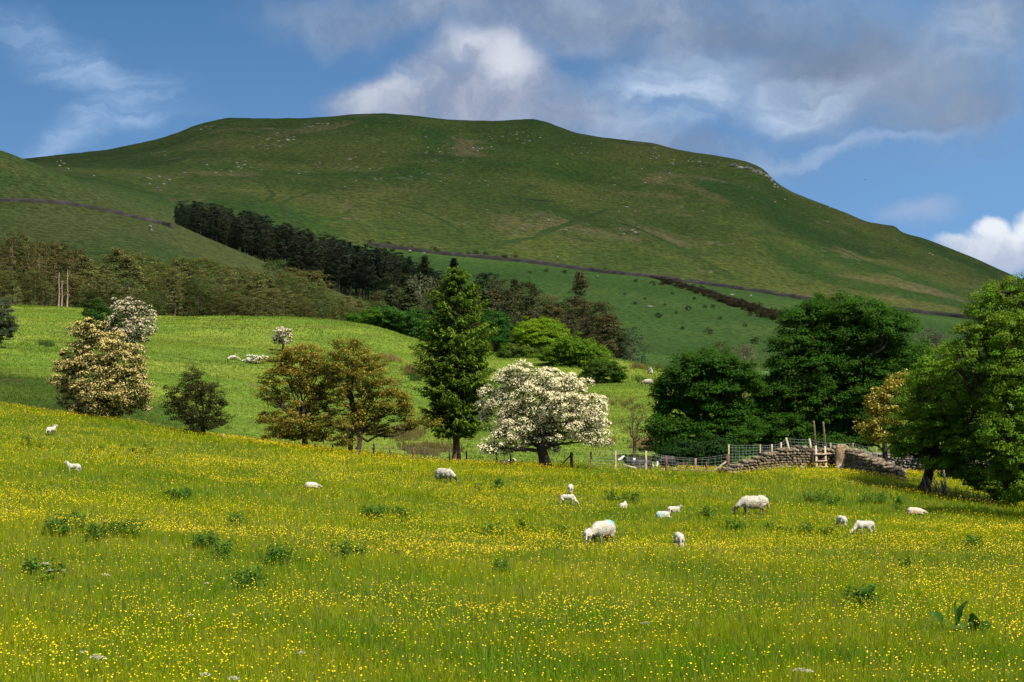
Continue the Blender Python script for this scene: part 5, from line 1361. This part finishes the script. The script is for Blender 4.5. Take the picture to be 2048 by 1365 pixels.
stock('lamb', 'lamb with black nose lowered, nearer of the pair in mid meadow', 1135, 1009, -12, lamb('graze', 0, .1), pal(muzzle=(.03, .03, .03)), .66)
stock('lamb', 'tiny dark-headed lamb sitting alone in the grass right of the pair of lambs', 1247, 1017, 65, lamb('lie', .5), DARKF, .62)
stock('lamb', 'resting lamb with dark ears, farther of the two lying together', 1347, 1024, 10, lamb('lie', -.2), pal((.35, .31, .27), muzzle=(.06, .05, .05), ear=(.05, .04, .04)), .60)
stock('lamb', 'black-faced resting lamb with pale blue flank, nearer of the two lying together', 1326, 1035, 8, lamb('lie', -.35), pal((.05, .045, .04), muzzle=(.6, .56, .5)), .64, marks=[((-.15, -.12, .22), (.18, .12, .12), BLUE)])
stock('lamb', 'lamb facing away alone in the buttercups right of the blue-marked ewe', 1358, 1099, 93, lamb('graze', .2), pal(), .84)
stock('lamb', 'lamb with its tail toward us, left of the lamb grazing at right', 1684, 1057, 100, lamb('graze', .2), pal(leg=(.3, .25, .2)), .72)
stock('lamb', 'bright white lamb grazing side-on at the right of the meadow', 1729, 1069, 192, lamb('graze', 0, .14), pal((.6, .55, .47)), .76)
stock('lamb', 'pinkish lamb lying asleep beside the tree shadow at right', 1830, 1030, -4, lamb('flat'), pal((.60, .50, .38), (.4, .3, .2), (.06, .05, .05), (.58, .44, .34)), .76, sink=0)
# sheep on the far pasture
stock('sheep', 'sheep standing on the brow beside the dark clump of the far pasture', 1212, 719, 170, ewe(True), EWEP, 1.0, .04, lo=200, hi=290)
stock('sheep', 'sheep lying face-on in the sun near the top of the far pasture', 1301, 747, -90, lamb('lie'), pal((.4, .33, .25)), 1.5, .04, lo=200, hi=290)
stock('sheep', 'sheep grazing in the middle of the sunlit far pasture', 1296, 772, 165, ewe(True), EWEP, .95, .04, lo=180, hi=280)
stock('sheep', 'sheep just emerging from behind the lower sycamore on the far pasture', 1336, 754, 150, ewe(True), EWEP, 0.9, .04, lo=180, hi=290)
stock('sheep', 'small pale sheep half hidden by the left edge of the lower sycamore', 1321, 819, 150, lamb('stand'), pal(), .9, .04, lo=120, hi=220)
# black and white cattle behind the fence
def cow_lying():
    E = [ell((0, 0, .42), (.82, .36, .38), 'black'), ell((-.45, 0, .42), (.42, .38, .36), 'black'), ell((.45, 0, .45), (.38, .32, .38), 'black'), ell((0, 0, .18), (.85, .48, .17), 'black'),
         cap((.65, 0, .58), (.95, 0, .80), .24, .15, 'black'), ell((1.02, 0, .84), (.17, .12, .13), 'white', .3), cap((1.05, 0, .82), (1.30, 0, .68), .12, .085, 'white'), cap((1.30, 0, .68), (1.34, 0, .66), .085, .075, 'muzzle'),
         cap((.5, -.30, .12), (.85, -.34, .08), .10, .06, 'black'), cap((.5, .30, .12), (.85, .34, .08), .10, .06, 'black'), cap((-.55, -.34, .14), (-.05, -.46, .08), .13, .06, 'black'), cap((-.85, 0, .5), (-.98, .1, .1), .05, .03, 'white'),
         ell((.35, 0, .70), (.14, .22, .12), 'white')]
    for y in (-1, 1): E.append(cap((.92, y * .10, .88), (.88, y * .28, .86), .045, .035, 'black'))
    return E
def cow_standing():
    E = [ell((0, 0, .88), (.78, .33, .38), 'black'), ell((-.5, 0, .92), (.34, .32, .36), 'black'), ell((.45, 0, .90), (.36, .30, .40), 'black'), cap((-.82, 0, 1.1), (-.90, 0, .45), .05, .035, 'black'),
         cap((.65, 0, 1.0), (.95, 0, .80), .24, .15, 'black'), ell((1.02, 0, .74), (.17, .12, .14), 'white', .8), cap((1.02, 0, .74), (1.14, 0, .45), .12, .085, 'white'), cap((1.14, 0, .45), (1.15, 0, .42), .085, .075, 'muzzle')]
    for y in (-1, 1): E.append(cap((.95, y * .10, .88), (.90, y * .28, .84), .045, .035, 'black'))
    for y in (-.18, .18):
        E += [cap((.5, y, .70), (.5, y, .36), .13, .075, 'black'), cap((.5, y, .36), (.5, y, .08), .065, .05, 'white'), cap((.5, y, .08), (.52, y, .03), .06, .065, 'hoof'),
              cap((-.55, y, .75), (-.45, y, .55), .20, .13, 'black'), cap((-.45, y, .55), (-.66, y, .36), .11, .07, 'black'), cap((-.66, y, .36), (-.62, y, .08), .065, .05, 'white'), cap((-.62, y, .08), (-.58, y, .03), .06, .065, 'hoof')]
    return E
CW = {'black': (0.016, 0.015, 0.015), 'white': (0.66, 0.62, 0.56), 'muzzle': (0.25, 0.17, 0.15), 'hoof': (.03, .03, .03)}
M_hide = tinted('hide', 0.6, 0.0, 8.0, 0.15, 0.3)
def cow(label, px, d, yaw, el, scale, top):
    v = on(px, d)
    me = animal_mesh('cow', el, CW, .04, scale, 0, (), 0, M_hide)
    hh = max(q.co.z for q in me.vertices)
    v.z = (Y0 - top) * d / F - hh if top else v.z
    o = link('cow', me, None, v); o.rotation_euler = (0, 0, math.radians(yaw)); tag(o, label, 'cow')
cow('black and white cow lying behind the netting between the two pale posts', 1278, 101.5, 185, cow_lying(), .80, 0)
cow('black cow with a white face standing behind the reddish fence post', 1335, 101.5, 215, cow_standing(), .62, 0)
cow('black and white calf lying under the left boughs of the white hawthorn', 1012, 102.5, 20, cow_lying(), .42, 0)
# the far specks of sheep on hill, spur and valley side
far_sheep = []
for el in (ewe(True), lamb('lie')):
    far_sheep.append(animal_mesh('sheep', el, EWEP if el[0][3] == 'wool' and len(el) > 22 else pal(), .07, 1.35))
SPOTS = [(114, 327, 700), (122, 323, 700), (128, 330, 700), (120, 333, 700), (137, 342, 700), (188, 353, 700), (300, 459, 430), (303, 463, 430), (820, 506, 560), (848, 508, 560), (917, 511, 700), (1115, 516, 800), (1195, 557, 430), (1427, 572, 430), (1464, 594, 430),
         (1502, 593, 430), (1300, 618, 430), (1640, 414, 800), (1660, 417, 800), (1570, 400, 800), (1550, 407, 800), (1265, 462, 800), (1270, 469, 800), (1248, 470, 800), (1860, 510, 800), (1866, 511, 800), (1284, 341, 800), (1320, 356, 800), (1345, 329, 800), (1403, 333, 800),
         (1290, 369, 800), (598, 349, 800), (640, 330, 800), (678, 330, 800), (700, 322, 800), (1115, 329, 800), (1693, 596, 800), (895, 510, 600), (1254, 418, 800), (1270, 424, 800)]
for i, (x, y, lo) in enumerate(SPOTS):
    v = at(x, y, lo, 1690)
    spur = lo == 430 and x < 400
    o = link('sheep', far_sheep[i % 2], None, v); o.rotation_euler = (0, 0, R.uniform(0, 6.28))
    s = 1.0 if v.y < 900 else 1.25
    o.scale = (s, s, s)
    tag(o, 'far-off sheep, a white speck on the left spur' if spur else ('far-off sheep, a white speck on the shaded green valley side' if v.y < 760 else 'far-off sheep, a white speck on the big hill'), 'sheep', 'sheep on the left spur' if spur else ('sheep on the valley side' if v.y < 760 else 'sheep on the big hill'))
# a bird over the right flank
bg_ = Bag()
bg_.add([(-.6, 0, .12), (-.25, -.1, .18), (0, -.16, .05), (.25, -.1, .18), (.6, 0, .12), (0, .25, .02), (-.28, .1, .16), (.28, .1, .16), (0, 0, -.05)], None, [[0, 1, 6], [1, 2, 6], [2, 5, 6], [2, 7, 5], [2, 3, 7], [3, 4, 7], [2, 8, 5], [0, 6, 1], [2, 5, 8]], (0.02, 0.02, 0.02))
o = link('bird', bg_.mesh('bird', M_hide), None, ((1731 - CX) / F * 400, 400, (Y0 - 361) / F * 400)); o.scale = (.9,) * 3
tag(o, 'tiny dark bird gliding in the blue sky above the right shoulder of the hill', 'bird')

# ------------------------------------------------------------------ grass, buttercups and weeds
SHEEPXY = [(o.location.x, o.location.y) for o in scene.objects if o.get('category') == 'sheep' and o.location.y < 107]
def scatter(n, d0, d1, rng, power=1.0, pad=0.32, lo=-0.30, hi=1.30):
    """random ground points, even over the area the view takes in between two distances, with a margin at both sides"""
    d = np.sqrt(rng.uniform(d0 ** 2, d1 ** 2, n))
    px = rng.uniform(lo * 2048, hi * 2048, n)
    return (px - CX) / F * d, d
def grass(bag, X, Y, Z, h, w, rng, cols, curve=True, lean=0.35):
    n = len(X)
    th = rng.uniform(0, 2 * np.pi, n)
    side = np.stack([np.cos(th), np.sin(th), np.zeros(n)], 1)
    la = rng.uniform(0, 2 * np.pi, n)
    ln = np.stack([np.cos(la), np.sin(la), np.zeros(n)], 1) * (h * np.abs(rng.normal(0, lean, n)))[:, None]
    B = np.stack([X, Y, Z - 0.02], 1)
    w = np.asarray(w)[:, None] * side * 0.5
    up = np.array([0, 0, 1.0]) * h[:, None]
    if curve:
        M_ = B + up * .58 + ln * .30
        V = np.stack([B - w, B + w, M_ + w * .8, M_ - w * .8, B + up * .97 + ln], 1).reshape(-1, 3)
        i = np.arange(n)[:, None] * 5
        bag.add(V, i + np.array([0, 1, 2, 3]), i + np.array([3, 2, 4]), np.repeat(cols, 5, 0))
    else:
        V = np.stack([B - w, B + w, B + up + ln], 1).reshape(-1, 3)
        i = np.arange(n)[:, None] * 3
        bag.add(V, None, i + np.array([0, 1, 2]), np.repeat(cols, 3, 0))
def meadow_cols(X, Y, rng, n):
    a = fbm(X / 5.0, Y / 7.0, 201, 3); b_ = fbm(X / 1.3, Y / 1.6, 205, 3)
    t = np.clip((a - .34) / .32, 0, 1)[:, None]; u = np.clip((b_ - .32) / .36, 0, 1)[:, None]
    c0, c1, c2 = np.array([0.132, 0.236, 0.004]), np.array([0.268, 0.332, 0.003]), np.array([0.345, 0.345, 0.008])
    c_ = c0 * (1 - t) + c1 * t
    c_ = c_ * (1 - u * .55) + c2 * (u * .55)
    c_ = c_ * rng.uniform(.65, 1.35, (n, 1)) * (1 + rng.uniform(-.08, .08, (n, 3)))
    dry = rng.random(n) < .05
    c_[dry] = np.array([0.30, 0.26, 0.09]) * rng.uniform(.7, 1.1, (dry.sum(), 1))
    return np.clip(c_, .003, .9)
rng = np.random.default_rng(301)
bagG = Bag()
for (n, d0, d1, hh, ww, cv) in [(200000, 19.0, 31, .20, .0075, True), (160000, 31, 48, .22, .012, False), (140000, 48, 76, .24, .022, False), (110000, 76, 106, .24, .032, False)]:
    X, Y = scatter(n, d0, d1, rng)
    if d0 > 40:
        keep = np.ones(n, bool)
        for sx, sy in SHEEPXY:
            q = ((X - sx) / .55) ** 2 + ((Y - sy + .9) / 1.3) ** 2 < 1
            keep &= ~(q & (rng.random(n) < .45))
        X, Y = X[keep], Y[keep]
    Z = H(X, Y); m = len(X)
    h = hh * rng.uniform(.45, 1.25, m) * (.55 + .9 * fbm(X / 2.2, Y / 2.8, 210, 3))
    grass(bagG, X, Y, Z, h, ww * rng.uniform(.6, 1.4, m), rng, meadow_cols(X, Y, rng, m), cv)
# taller seed stalks near the camera
X, Y = scatter(16000, 19, 55, rng); Z = H(X, Y); m = len(X)
grass(bagG, X, Y, Z, rng.uniform(.22, .38, m), .002 + .00015 * Y, rng, vary((0.26, 0.25, 0.08), m, rng, .3), True, .22)
tag(link('meadow_grass', bagG.mesh('meadow_grass', M_grass)), 'tall lush yellow-green grass filling the meadow', 'grass', None, 'stuff')
# pasture: rough tufts
bagP = Bag()
X, Y = scatter(150000, 104, 284, rng, lo=-.12, hi=1.12); Z = H(X, Y); m = len(X)
a = fbm(X / 13, Y / 16, 221, 4); b_ = fbm(X / 3.5, Y / 4, 224, 3)
t = np.clip((a - .36) / .26, 0, 1)[:, None]; u = np.clip((b_ - .35) / .3, 0, 1)[:, None]
c_ = np.array([0.066, 0.160, 0.009]) * (1 - t) + np.array([0.195, 0.250, 0.018]) * t
c_ = c_ * (1 - .45 * u) + np.array([0.22, 0.21, 0.055]) * .45 * u
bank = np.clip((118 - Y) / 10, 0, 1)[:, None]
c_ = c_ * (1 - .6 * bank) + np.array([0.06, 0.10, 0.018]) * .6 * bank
c_ = c_ * rng.uniform(.8, 1.2, (m, 1))
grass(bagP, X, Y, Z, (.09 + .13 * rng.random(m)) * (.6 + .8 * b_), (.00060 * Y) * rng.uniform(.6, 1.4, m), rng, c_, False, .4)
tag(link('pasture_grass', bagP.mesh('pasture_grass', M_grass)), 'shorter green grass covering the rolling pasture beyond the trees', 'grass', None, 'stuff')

# --- buttercups
M_gold = tinted('buttercup_petal', 0.45, 0.25, spec=0.2, backtint=(1, .9, .3))
def cups(bag, P, N, r, rng, col=(0.84, 0.60, 0.008)):
    """little shallow five-sided cups"""
    n = len(P)
    q = rng.normal(size=(n, 3)); t1 = unit(q - (q * N).sum(1, keepdims=True) * N); t2 = np.cross(N, t1)
    V = [P]
    for k in range(5):
        a = 2 * np.pi * k / 5
        V.append(P + (t1 * math.cos(a) + t2 * math.sin(a)) * r[:, None] + N * (r * .45)[:, None])
    V = np.stack(V, 1).reshape(-1, 3); i = np.arange(n)[:, None] * 6
    T_ = np.concatenate([i + np.array([0, 1 + k, 1 + (k + 1) % 5]) for k in range(5)])
    bag.add(V, None, T_, np.repeat(vary(col, n, rng, .15, .05), 6, 0))
bagB = Bag()
for (n, d0, d1, r) in [(36000, 23.5, 42, .0110), (70000, 42, 64, .0116), (185000, 64, 106, .0126)]:
    X, Y = scatter(n, d0, d1, rng, lo=-.2, hi=1.2)
    dens = np.clip((fbm(X / 4.5, Y / 8.0, 231, 3) - .32) / .34, 0.25, 1) * np.clip((fbm(X / 1.1, Y / 1.5, 235, 2) - .22) / .35, .15, 1)
    sh = np.clip(((X - 13.0) / 6) ** 2 + ((Y - 77) / 7) ** 2, 0.25, 1) if d0 > 50 else 1.0
    keep = rng.random(n) < dens * sh
    for sx, sy in SHEEPXY:
        keep &= ~(((X - sx) / .5) ** 2 + ((Y - sy + .9) / 1.2) ** 2 < 1) | (rng.random(n) < .25)
    X, Y = X[keep], Y[keep]; m = len(X)
    Z = H(X, Y) + rng.uniform(.14, .30, m)
    N = unit(np.stack([rng.normal(0, .45, m), rng.normal(-.25, .45, m), np.ones(m)], 1))
    cups(bagB, np.stack([X, Y, Z], 1), N, r * rng.uniform(.7, 1.3, m), rng)
o = link('buttercup_drift', bagB.mesh('buttercup_drift', M_gold)); tag(o, 'countless small yellow buttercups scattered through the meadow grass', 'flowers', None, 'stuff')
# the nearest ones, each on its own stalk
protoB = []
for k in range(5):
    bs = Bag(); rg = np.random.default_rng(400 + k); h = .28
    tube(bs, [(0, 0, 0), (rg.uniform(-.03, .03), rg.uniform(-.03, .03), h * .6), (rg.uniform(-.05, .05), rg.uniform(-.05, .05), h)], [.0022, .002, .0016], 4, (0.12, 0.19, 0.03))
    end = bs.V[0][8:12].mean(0)
    bf = Bag(); cups(bf, np.array([end]), unit(np.array([[rg.uniform(-.4, .4), rg.uniform(-.8, .1), 1.0]])), np.array([.0130]), rg)
    protoB.append((bs.mesh('stem', M_grass), bf.mesh('flower_head', M_gold)))
nb, tries = 0, 0
while nb < 300 and tries < 4000:
    tries += 1
    d = math.sqrt(R.uniform(23.8 ** 2, 27.5 ** 2)); x = (R.uniform(-40, 2090) - CX) / F * d
    if fbm(np.array([x / .9]), np.array([d / 1.1]), 241, 3)[0] < R.uniform(.30, .62): continue
    r_ = root('buttercup', 'yellow buttercup on a thin stalk in the nearest meadow grass', 'flower', (x, d, h1(x, d)), R.uniform(0, 6.28), 'nearest buttercups')
    s = R.uniform(.7, 1.15); r_.scale = (R.uniform(.85, 1.2),) * 2 + (s,)
    p_ = R.choice(protoB); link('stem', p_[0], r_); link('flower_head', p_[1], r_)
    nb += 1

# --- docks, nettles and other dark weeds
def dock_leaf(L, Wd, bend, rng):
    n = 6; t = np.linspace(0, 1, n)
    w = Wd * np.sin(np.pi * np.clip(t * .92 + .06, 0, 1)) ** .8
    x = L * t * math.cos(bend); z = L * (t * math.sin(bend + .5) - .45 * t * t)
    rows = np.stack([np.stack([x, -w, z + w * .35], 1), np.stack([x, 0 * w, z], 1), np.stack([x, w, z + w * .35], 1)], 1)
    rows += rng.normal(size=rows.shape) * L * .012
    i = np.arange(n - 1)[:, None] * 3 + np.arange(2)[None]
    return rows.reshape(-1, 3), np.stack([i, i + 1, i + 4, i + 3], -1).reshape(-1, 4)
M_dock = tinted('dock_leaf', 0.6, 0.35, 16.0, 0.2, 0.12)
def dock_mesh(seed, n, L, col=(0.075, 0.165, 0.012), stalk=True):
    rng = np.random.default_rng(seed); bg_ = Bag()
    for k in range(n):
        l = L * rng.uniform(.55, 1.1)
        V, Q = dock_leaf(l, l * rng.uniform(.16, .26), rng.uniform(.25, 1.25), rng)
        a = rng.uniform(0, 6.28); c, s = math.cos(a), math.sin(a)
        V = V @ np.array([[c, s, 0], [-s, c, 0], [0, 0, 1]])
        z0 = rng.uniform(.02, .30) * L * 1.3 if stalk else .02
        bg_.add(V + np.array([c * .02, s * .02, z0]), Q, None, vary(col, len(V), rng, .12, .06) * rng.uniform(.75, 1.3))
    if stalk: tube(bg_, [(0, 0, -.05), (.01, .02, L * .5), (0, .03, L * 1.15)], [.012, .010, .006], 5, (0.06, 0.09, 0.02))
    return bg_.mesh('dock_plant', M_dock, True)
def nettle_mesh(seed, n=14, h=.42, col=(0.072, 0.165, 0.014)):
    rng = np.random.default_rng(seed); bg_ = Bag()
    for k in range(n):
        x, y = rng.normal(0, .13, 2); hh = h * rng.uniform(.6, 1.1); tx, ty = x + rng.normal(0, .05), y + rng.normal(0, .05)
        tube(bg_, [(x, y, 0), (tx, ty, hh)], [.005, .003], 4, (0.06, 0.10, 0.02))
        m = 12; u = rng.uniform(.25, 1, m)[:, None]
        P = np.array([x, y, 0]) + (np.array([tx, ty, hh]) - np.array([x, y, 0])) * u
        a = rng.uniform(0, 6.28, m); dr = np.stack([np.cos(a), np.sin(a), rng.uniform(-.5, .2, m)], 1)
        leaves(bg_, P + dr * .045, unit(np.stack([rng.normal(0, .4, m), rng.normal(0, .4, m), np.ones(m)], 1)), .10, vary(col, m, rng, .3, .1), rng, .5, dr)
    return bg_.mesh('dock_plant', M_dock)
pr_dock = [dock_mesh(500 + k, 30, .26) for k in range(3)] + [nettle_mesh(510 + k) for k in range(4)]
DOCKS = []
for (cx, cy, rx, ry, n) in [(150, 1050, 45, 18, 9), (230, 1065, 40, 16, 9), (265, 1062, 18, 12, 4), (85, 1140, 45, 10, 5), (410, 1085, 30, 20, 6), (450, 1105, 20, 8, 4), (470, 1045, 10, 8, 2), (565, 1120, 30, 10, 5), (703, 1105, 18, 9, 4), (785, 1108, 6, 8, 1), (360, 992, 32, 9, 6),
                            (760, 1028, 60, 10, 8), (985, 970, 22, 6, 5), (1050, 1058, 90, 8, 8), (1230, 995, 40, 10, 6), (1475, 1050, 16, 5, 3), (1413, 1025, 12, 5, 2), (1610, 1055, 55, 7, 8), (1720, 1200, 30, 14, 4), (1810, 1130, 12, 8, 2), (1945, 1095, 8, 8, 2), (505, 1165, 22, 14, 3), (1650, 995, 50, 8, 6),
                            (230, 890, 60, 20, 5), (60, 885, 50, 14, 3), (1000, 1140, 20, 6, 2), (1750, 1000, 60, 8, 6)]:
    for k in range(int(n * 1.6)):
        x, y = R.gauss(cx, rx * .55), R.gauss(cy, ry * .5)
        v = at(x, y + 9, 22, 100)
        v.z -= .04
        o = link('weed', R.choice(pr_dock), None, v); s = R.uniform(.55, 1.05); o.scale = (s, s, s * R.uniform(.9, 1.2)); o.rotation_euler = (0, 0, R.uniform(0, 6.28))
        where = 'left' if x < 640 else ('middle' if x < 1400 else 'right')
        tag(o, f'dark green leafy weed growing in a clump in the {where} of the meadow', 'plant', f'leafy weeds in the {where} of the meadow')
# the big dock near the camera at lower right
v = at(1945, 1275, 22, 50); v.z -= .03
rt = root('dock_plant', 'big dock with broad dark leaves nearest the camera at lower right', 'plant', v)
rg = np.random.default_rng(550); kd = v.y / F
for (ax_, ay, tx, ty, w) in [(0, 0, 6, -56, 17), (4, 0, 50, -30, 14), (0, 0, -50, -24, 12), (0, 4, -56, 2, 11), (0, 0, -14, -34, 9), (-34, -30, -36, -88, 9), (-30, -30, -16, -84, 8), (-60, -45, -88, -56, 9), (0, 0, 28, -12, 10), (0, 0, -32, -12, 10)]:
    p = np.array([ax_ * kd, rg.uniform(-.06, .06), max(0.02, -ay * kd * .4)]); q = np.array([tx * kd, rg.uniform(-.12, .02), max(.05, -ty * kd + .02)])
    q = p + (q - p) * .88; n = 10; t = np.linspace(0, 1, n)[:, None]; mid = p + (q - p) * t; mid[:, 2] += np.sin(t[:, 0] * 2.6) * .09 - .05 * t[:, 0] ** 3; mid[:, 0] += .03 * np.sin(t[:, 0] * 5 + tx)
    ax = unit(q - p); nrm = unit(np.array([rg.normal(0, .5), -.6, .75])); nrm = unit(nrm - ax * (nrm @ ax)); sd = np.cross(ax, nrm)
    ww = w * kd * np.where(t < .16, .12, np.clip((t - .1) / .35, .12, 1) ** .6 * np.clip((1.0 - t) / .55, 0.02, 1) ** .8) * (1 + .10 * np.sin(t * 19))
    rows = np.stack([mid - sd * ww + nrm * ww * .3, mid, mid + sd * ww + nrm * ww * .3], 1) + rg.normal(size=(n, 3, 3)) * .004
    i = np.arange(n - 1)[:, None] * 3 + np.arange(2)[None]
    bg_ = Bag(); bg_.add(rows.reshape(-1, 3), np.stack([i, i + 1, i + 4, i + 3], -1).reshape(-1, 4), None, vary((0.040, 0.105, 0.012), n * 3, rg, .12, .06))
    link('leaf', bg_.mesh('leaf', M_dock, True), rt)
# white umbels
pr_umb = []
for k in range(3):
    bg_ = Bag(); rg = np.random.default_rng(560 + k)
    tube(bg_, [(0, 0, 0), (.02, 0, .2), (.02, .02, .42)], [.004, .004, .003], 4, (0.10, 0.16, 0.03))
    a = rg.uniform(0, 6.28, 60); r = np.sqrt(rg.random(60)) * .085
    P = np.stack([np.cos(a) * r + .02, np.sin(a) * r, .42 + .03 * (1 - (r / .085) ** 2) + rg.normal(0, .008, 60)], 1)
    leaves(bg_, P, unit(np.stack([rg.normal(0, .3, 60), rg.normal(0, .3, 60), np.ones(60)], 1)), .024, vary((0.52, 0.48, 0.38), 60, rg, .12, .04), rg, .9)
    pr_umb.append(bg_.mesh('white_flower', M_petal))
for (x, y, s) in [(88, 1120, 1.0), (100, 1126, .8), (128, 1117, .6), (195, 1318, .9), (188, 1316, .8), (207, 1317, .8), (168, 1298, .7), (214, 1136, .8), (415, 1149, .7), (605, 1297, .7), (410, 1350, .8), (468, 1358, .8), (1292, 1237, .8), (1600, 1340, .8), (1612, 1342, .8), (378, 1212, .6)]:
    v = at(x, y + 0.33 * F / 27, 22, 80)
    o = link('white_flower', R.choice(pr_umb), None, v); o.scale = (s, s, s * .85); o.rotation_euler = (0, 0, R.uniform(0, 6))
    tag(o, 'flat creamy white flower head standing in the near meadow grass', 'flower', 'white flower heads in the meadow')
# rushes and tussocks on the pasture
def tuft_mesh(seed, col, n=55, h=.75, w=.42, bw=.03):
    rng = np.random.default_rng(seed); bg_ = Bag()
    a = rng.uniform(0, 6.28, n); r = np.sqrt(rng.random(n)) * w
    grass(bg_, np.cos(a) * r, np.sin(a) * r, np.zeros(n), h * rng.uniform(.6, 1.1, n), np.full(n, bw), rng, vary(col, n, rng, .3, .08), True, .28)
    return bg_.mesh('rush_tuft', M_grass)
pr_tuft = [tuft_mesh(600, (0.26, 0.19, 0.08)), tuft_mesh(601, (0.17, 0.135, 0.05)), tuft_mesh(602, (0.05, 0.10, 0.02))]
for (cx, cy, rx, ry, n, kind, lab) in [(785, 720, 18, 6, 12, 0, 'buff rush tuft in the patch on the pasture shoulder behind the orange trees'), (820, 745, 16, 8, 16, 1, 'brown rush tuft in the gully left of the spruce'), (830, 758, 14, 6, 8, 2, 'dark green rush tuft in the gully left of the spruce'),
                                        (800, 870, 40, 14, 26, 1, 'brown rush tuft in the hollow behind the fence left of the spruce trunk'), (860, 905, 40, 10, 22, 1, 'brown rush tuft just behind the dark-posted fence'), (1290, 890, 40, 10, 20, 0, 'buff rush tuft beneath the half-bare thorn tree'),
                                        (1290, 735, 60, 8, 14, 1, 'brown rush tuft near the top of the far sunlit pasture'), (88, 692, 12, 3, 5, 2, 'dark rush tuft alone on the left pasture'), (1290, 765, 40, 6, 8, 2, 'dark green tuft on the sunlit far pasture'), (1255, 810, 60, 10, 12, 1, 'brown tuft on the bank above the half-bare thorn tree'), (1180, 800, 40, 8, 8, 1, 'brown tuft on the bank right of the white hawthorn')]:
    for k in range(n):
        v = at(R.gauss(cx, rx * .55), R.gauss(cy, ry * .5), 103, 290); v.z -= .05
        o = link('rush_tuft', pr_tuft[kind], None, v); s = R.uniform(.6, 1.2); o.scale = (s * 1.2, s * 1.2, s); o.rotation_euler = (0, 0, R.uniform(0, 6.28))
        tag(o, lab, 'plant', lab.split(' ', 2)[0] + ' rushes ' + lab.split('tuft ', 1)[1])
